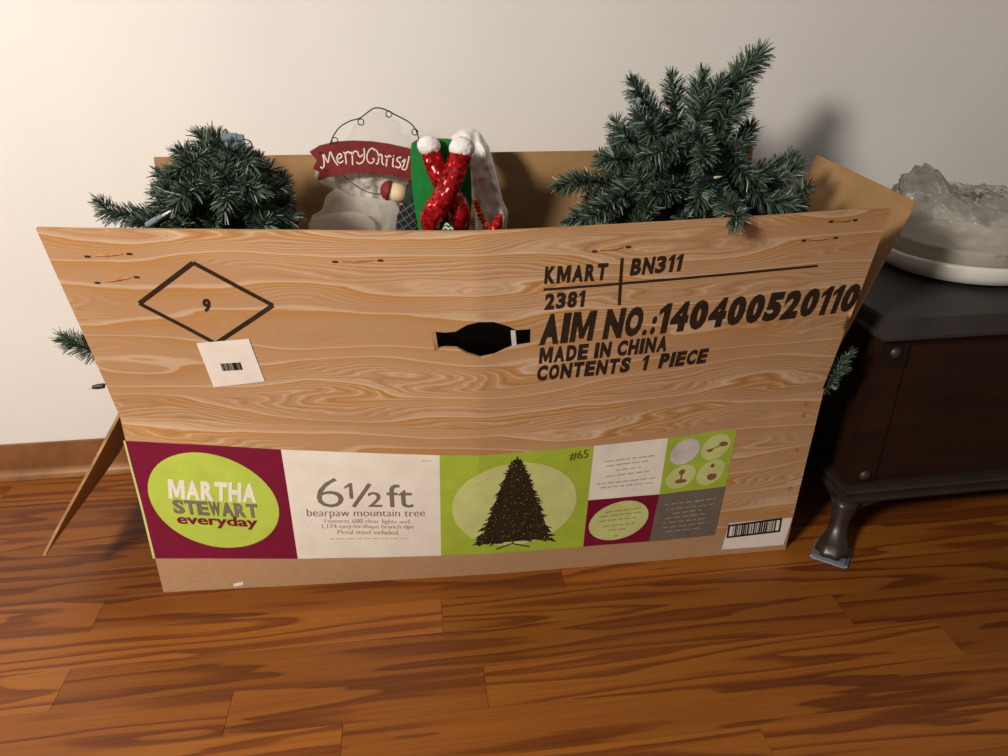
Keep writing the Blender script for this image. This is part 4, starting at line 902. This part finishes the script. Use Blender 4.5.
def foot(cx, cy, ang):
    def put(vs): 
        c_, s_ = math.cos(ang), math.sin(ang); return [(cx+x*c_-y*s_, cy+x*s_+y*c_, z) for x, y, z in vs]
    secs = [(-0.012, 0.110, 0.026), (-0.010, 0.098, 0.023), (-0.004, 0.084, 0.019), (0.002, 0.066, 0.016), (0.010, 0.048, 0.018), (0.022, 0.032, 0.024), (0.032, 0.020, 0.030), (0.034, 0.011, 0.030)]
    vs, fs = [], []; seg = 20
    for dx, z, r in secs:
        for k in range(seg):
            t = 2*math.pi*k/seg; lob = 1+0.12*math.cos(7*t) if z < 0.06 else 1+0.05*math.cos(4*t)
            vs.append((-dx+r*lob*math.cos(t), r*lob*math.sin(t), z))
    for i in range(len(secs)-1):
        for k in range(seg): a, b = i*seg+k, i*seg+(k+1) % seg; fs.append((a, a+seg, b+seg, b))
    fs += [tuple(range(seg)), tuple(reversed(range((len(secs)-1)*seg, len(secs)*seg)))]
    f = cpart('foot', mesh('foot', put(vs), fs, True), M['foot'], label='carved paw foot')
    bm = bmesh.new(); box_bm(bm, (-0.036, -0.036, 0.0005), (0.036, 0.036, 0.011), 0.004); me = from_bm('caster_cup', bm)
    for v in me.vertices:
        s = 1.0 if v.co.z < 0.006 else 0.94
        q = put([(v.co.x*s-0.034, v.co.y*s, v.co.z)])[0]; v.co = q
    cpart('caster_cup', me, M['cup'], parent=f, label='blue-grey plastic caster cup')
    return f
ins = 0.046
foot(0.004, 0.006, R(50)); foot(CW-0.004, 0.006, R(130)); foot(0.010, CD-0.06, R(-45)); foot(CW-0.01, CD-0.06, R(-135))
for (pts) in ([(0.012, 0.010), (0.105, 0.010)], [(0.010, 0.02), (0.010, 0.11)], [(CW-0.012, 0.010), (CW-0.105, 0.010)]):
    (xa, ya), (xb, yb) = pts; dx, dy = xb-xa, yb-ya; nx, ny = (0, 0.014) if abs(dx) > abs(dy) else (0.014, 0)
    prof = [(0.0, 0.11), (1.0, 0.11), (0.95, 0.103), (0.55, 0.094), (0.2, 0.075), (0.0, 0.055)]
    vs = [(xa+dx*u+nx*s, ya+dy*u+ny*s, z) for s in (0, 1) for u, z in prof]; n = len(prof)
    fs = [tuple(range(n)), tuple(reversed(range(n, 2*n)))]+[(i, i+n, (i+1) % n+n, (i+1) % n) for i in range(n)]
    bm = bmesh.new(); me0 = mesh('b', vs, fs); bm.from_mesh(me0); bpy.data.meshes.remove(me0); cpart('foot_bracket', bm, M['moulding'])

# dishes in plastic on the chest
DC = (1.145, 1.452)
ZL = 0.4955
vs, fs = lathe([(0.085, 0.0), (0.10, 0.002), (0.140, 0.004), (0.160, 0.010), (0.168, 0.024), (0.170, 0.042), (0.167, 0.047), (0.160, 0.046), (0.150, 0.028), (0.11, 0.016), (0.02, 0.015)], 72, (DC[0], DC[1], ZL))
tag(link('white_platter', mesh('white_platter', vs, fs, True), M['china']), 'large round white platter with thick rim lying on the chest', 'platter')
vs, fs = lathe([(0.07, 0.0), (0.11, 0.004), (0.135, 0.022), (0.143, 0.042), (0.146, 0.050), (0.142, 0.054), (0.134, 0.050), (0.122, 0.034), (0.09, 0.016), (0.02, 0.012)], 72, (DC[0]+0.006, DC[1]+0.004, ZL+0.0165))
tag(link('stacked_bowl', mesh('stacked_bowl', vs, fs, True), M['china2']), 'greyish bowl wrapped in plastic, stacked on the white platter', 'bowl')
def plastic_bag():
    bm = bmesh.new(); n1, n2 = 130, 44; vs = []; 
    for j in range(n2):
        t = j/(n2-1)
        for k in range(n1):
            a = 2*math.pi*k/n1; q = Vector((math.cos(a)*2.2, math.sin(a)*2.2, t*3.2))
            rn = 0.6*(1-2*abs(noise.noise(q*1.1)))+0.45*(1-2*abs(noise.noise(q*2.7+Vector((5, 1, 2)))))+0.25*(1-2*abs(noise.noise(q*5.7)))+0.12*(1-2*abs(noise.noise(q*11.0)))
            r = 0.150*(1-0.18*t) if t < 0.5 else 0.150*(1-0.18*t)*(1-((t-0.5)/0.5)**1.6*0.97)
            peak = 0.10*max(0, math.cos(a-R(190)))**7*min(1, t*1.2)*(1 if t < 0.6 else max(0, 1-(t-0.6)*4))+0.02*max(0, math.cos(a-R(300)))**3*t
            z = ZL+0.044+0.090*min(1, t/0.5)**0.8+peak
            rr_ = r+0.026*rn*min(1, t*4)
            vs.append(bm.verts.new((DC[0]+rr_*math.cos(a), DC[1]+rr_*math.sin(a), z+0.020*rn*min(1, t*3))))
    for j in range(n2-1):
        for k in range(n1): bm.faces.new((vs[j*n1+k], vs[j*n1+(k+1) % n1], vs[(j+1)*n1+(k+1) % n1], vs[(j+1)*n1+k]))
    return from_bm('clear_plastic_bag', bm, True)
tag(link('clear_plastic_bag', plastic_bag(), M['film']), 'crumpled clear plastic bag over the bowl on the chest', 'plastic bag')
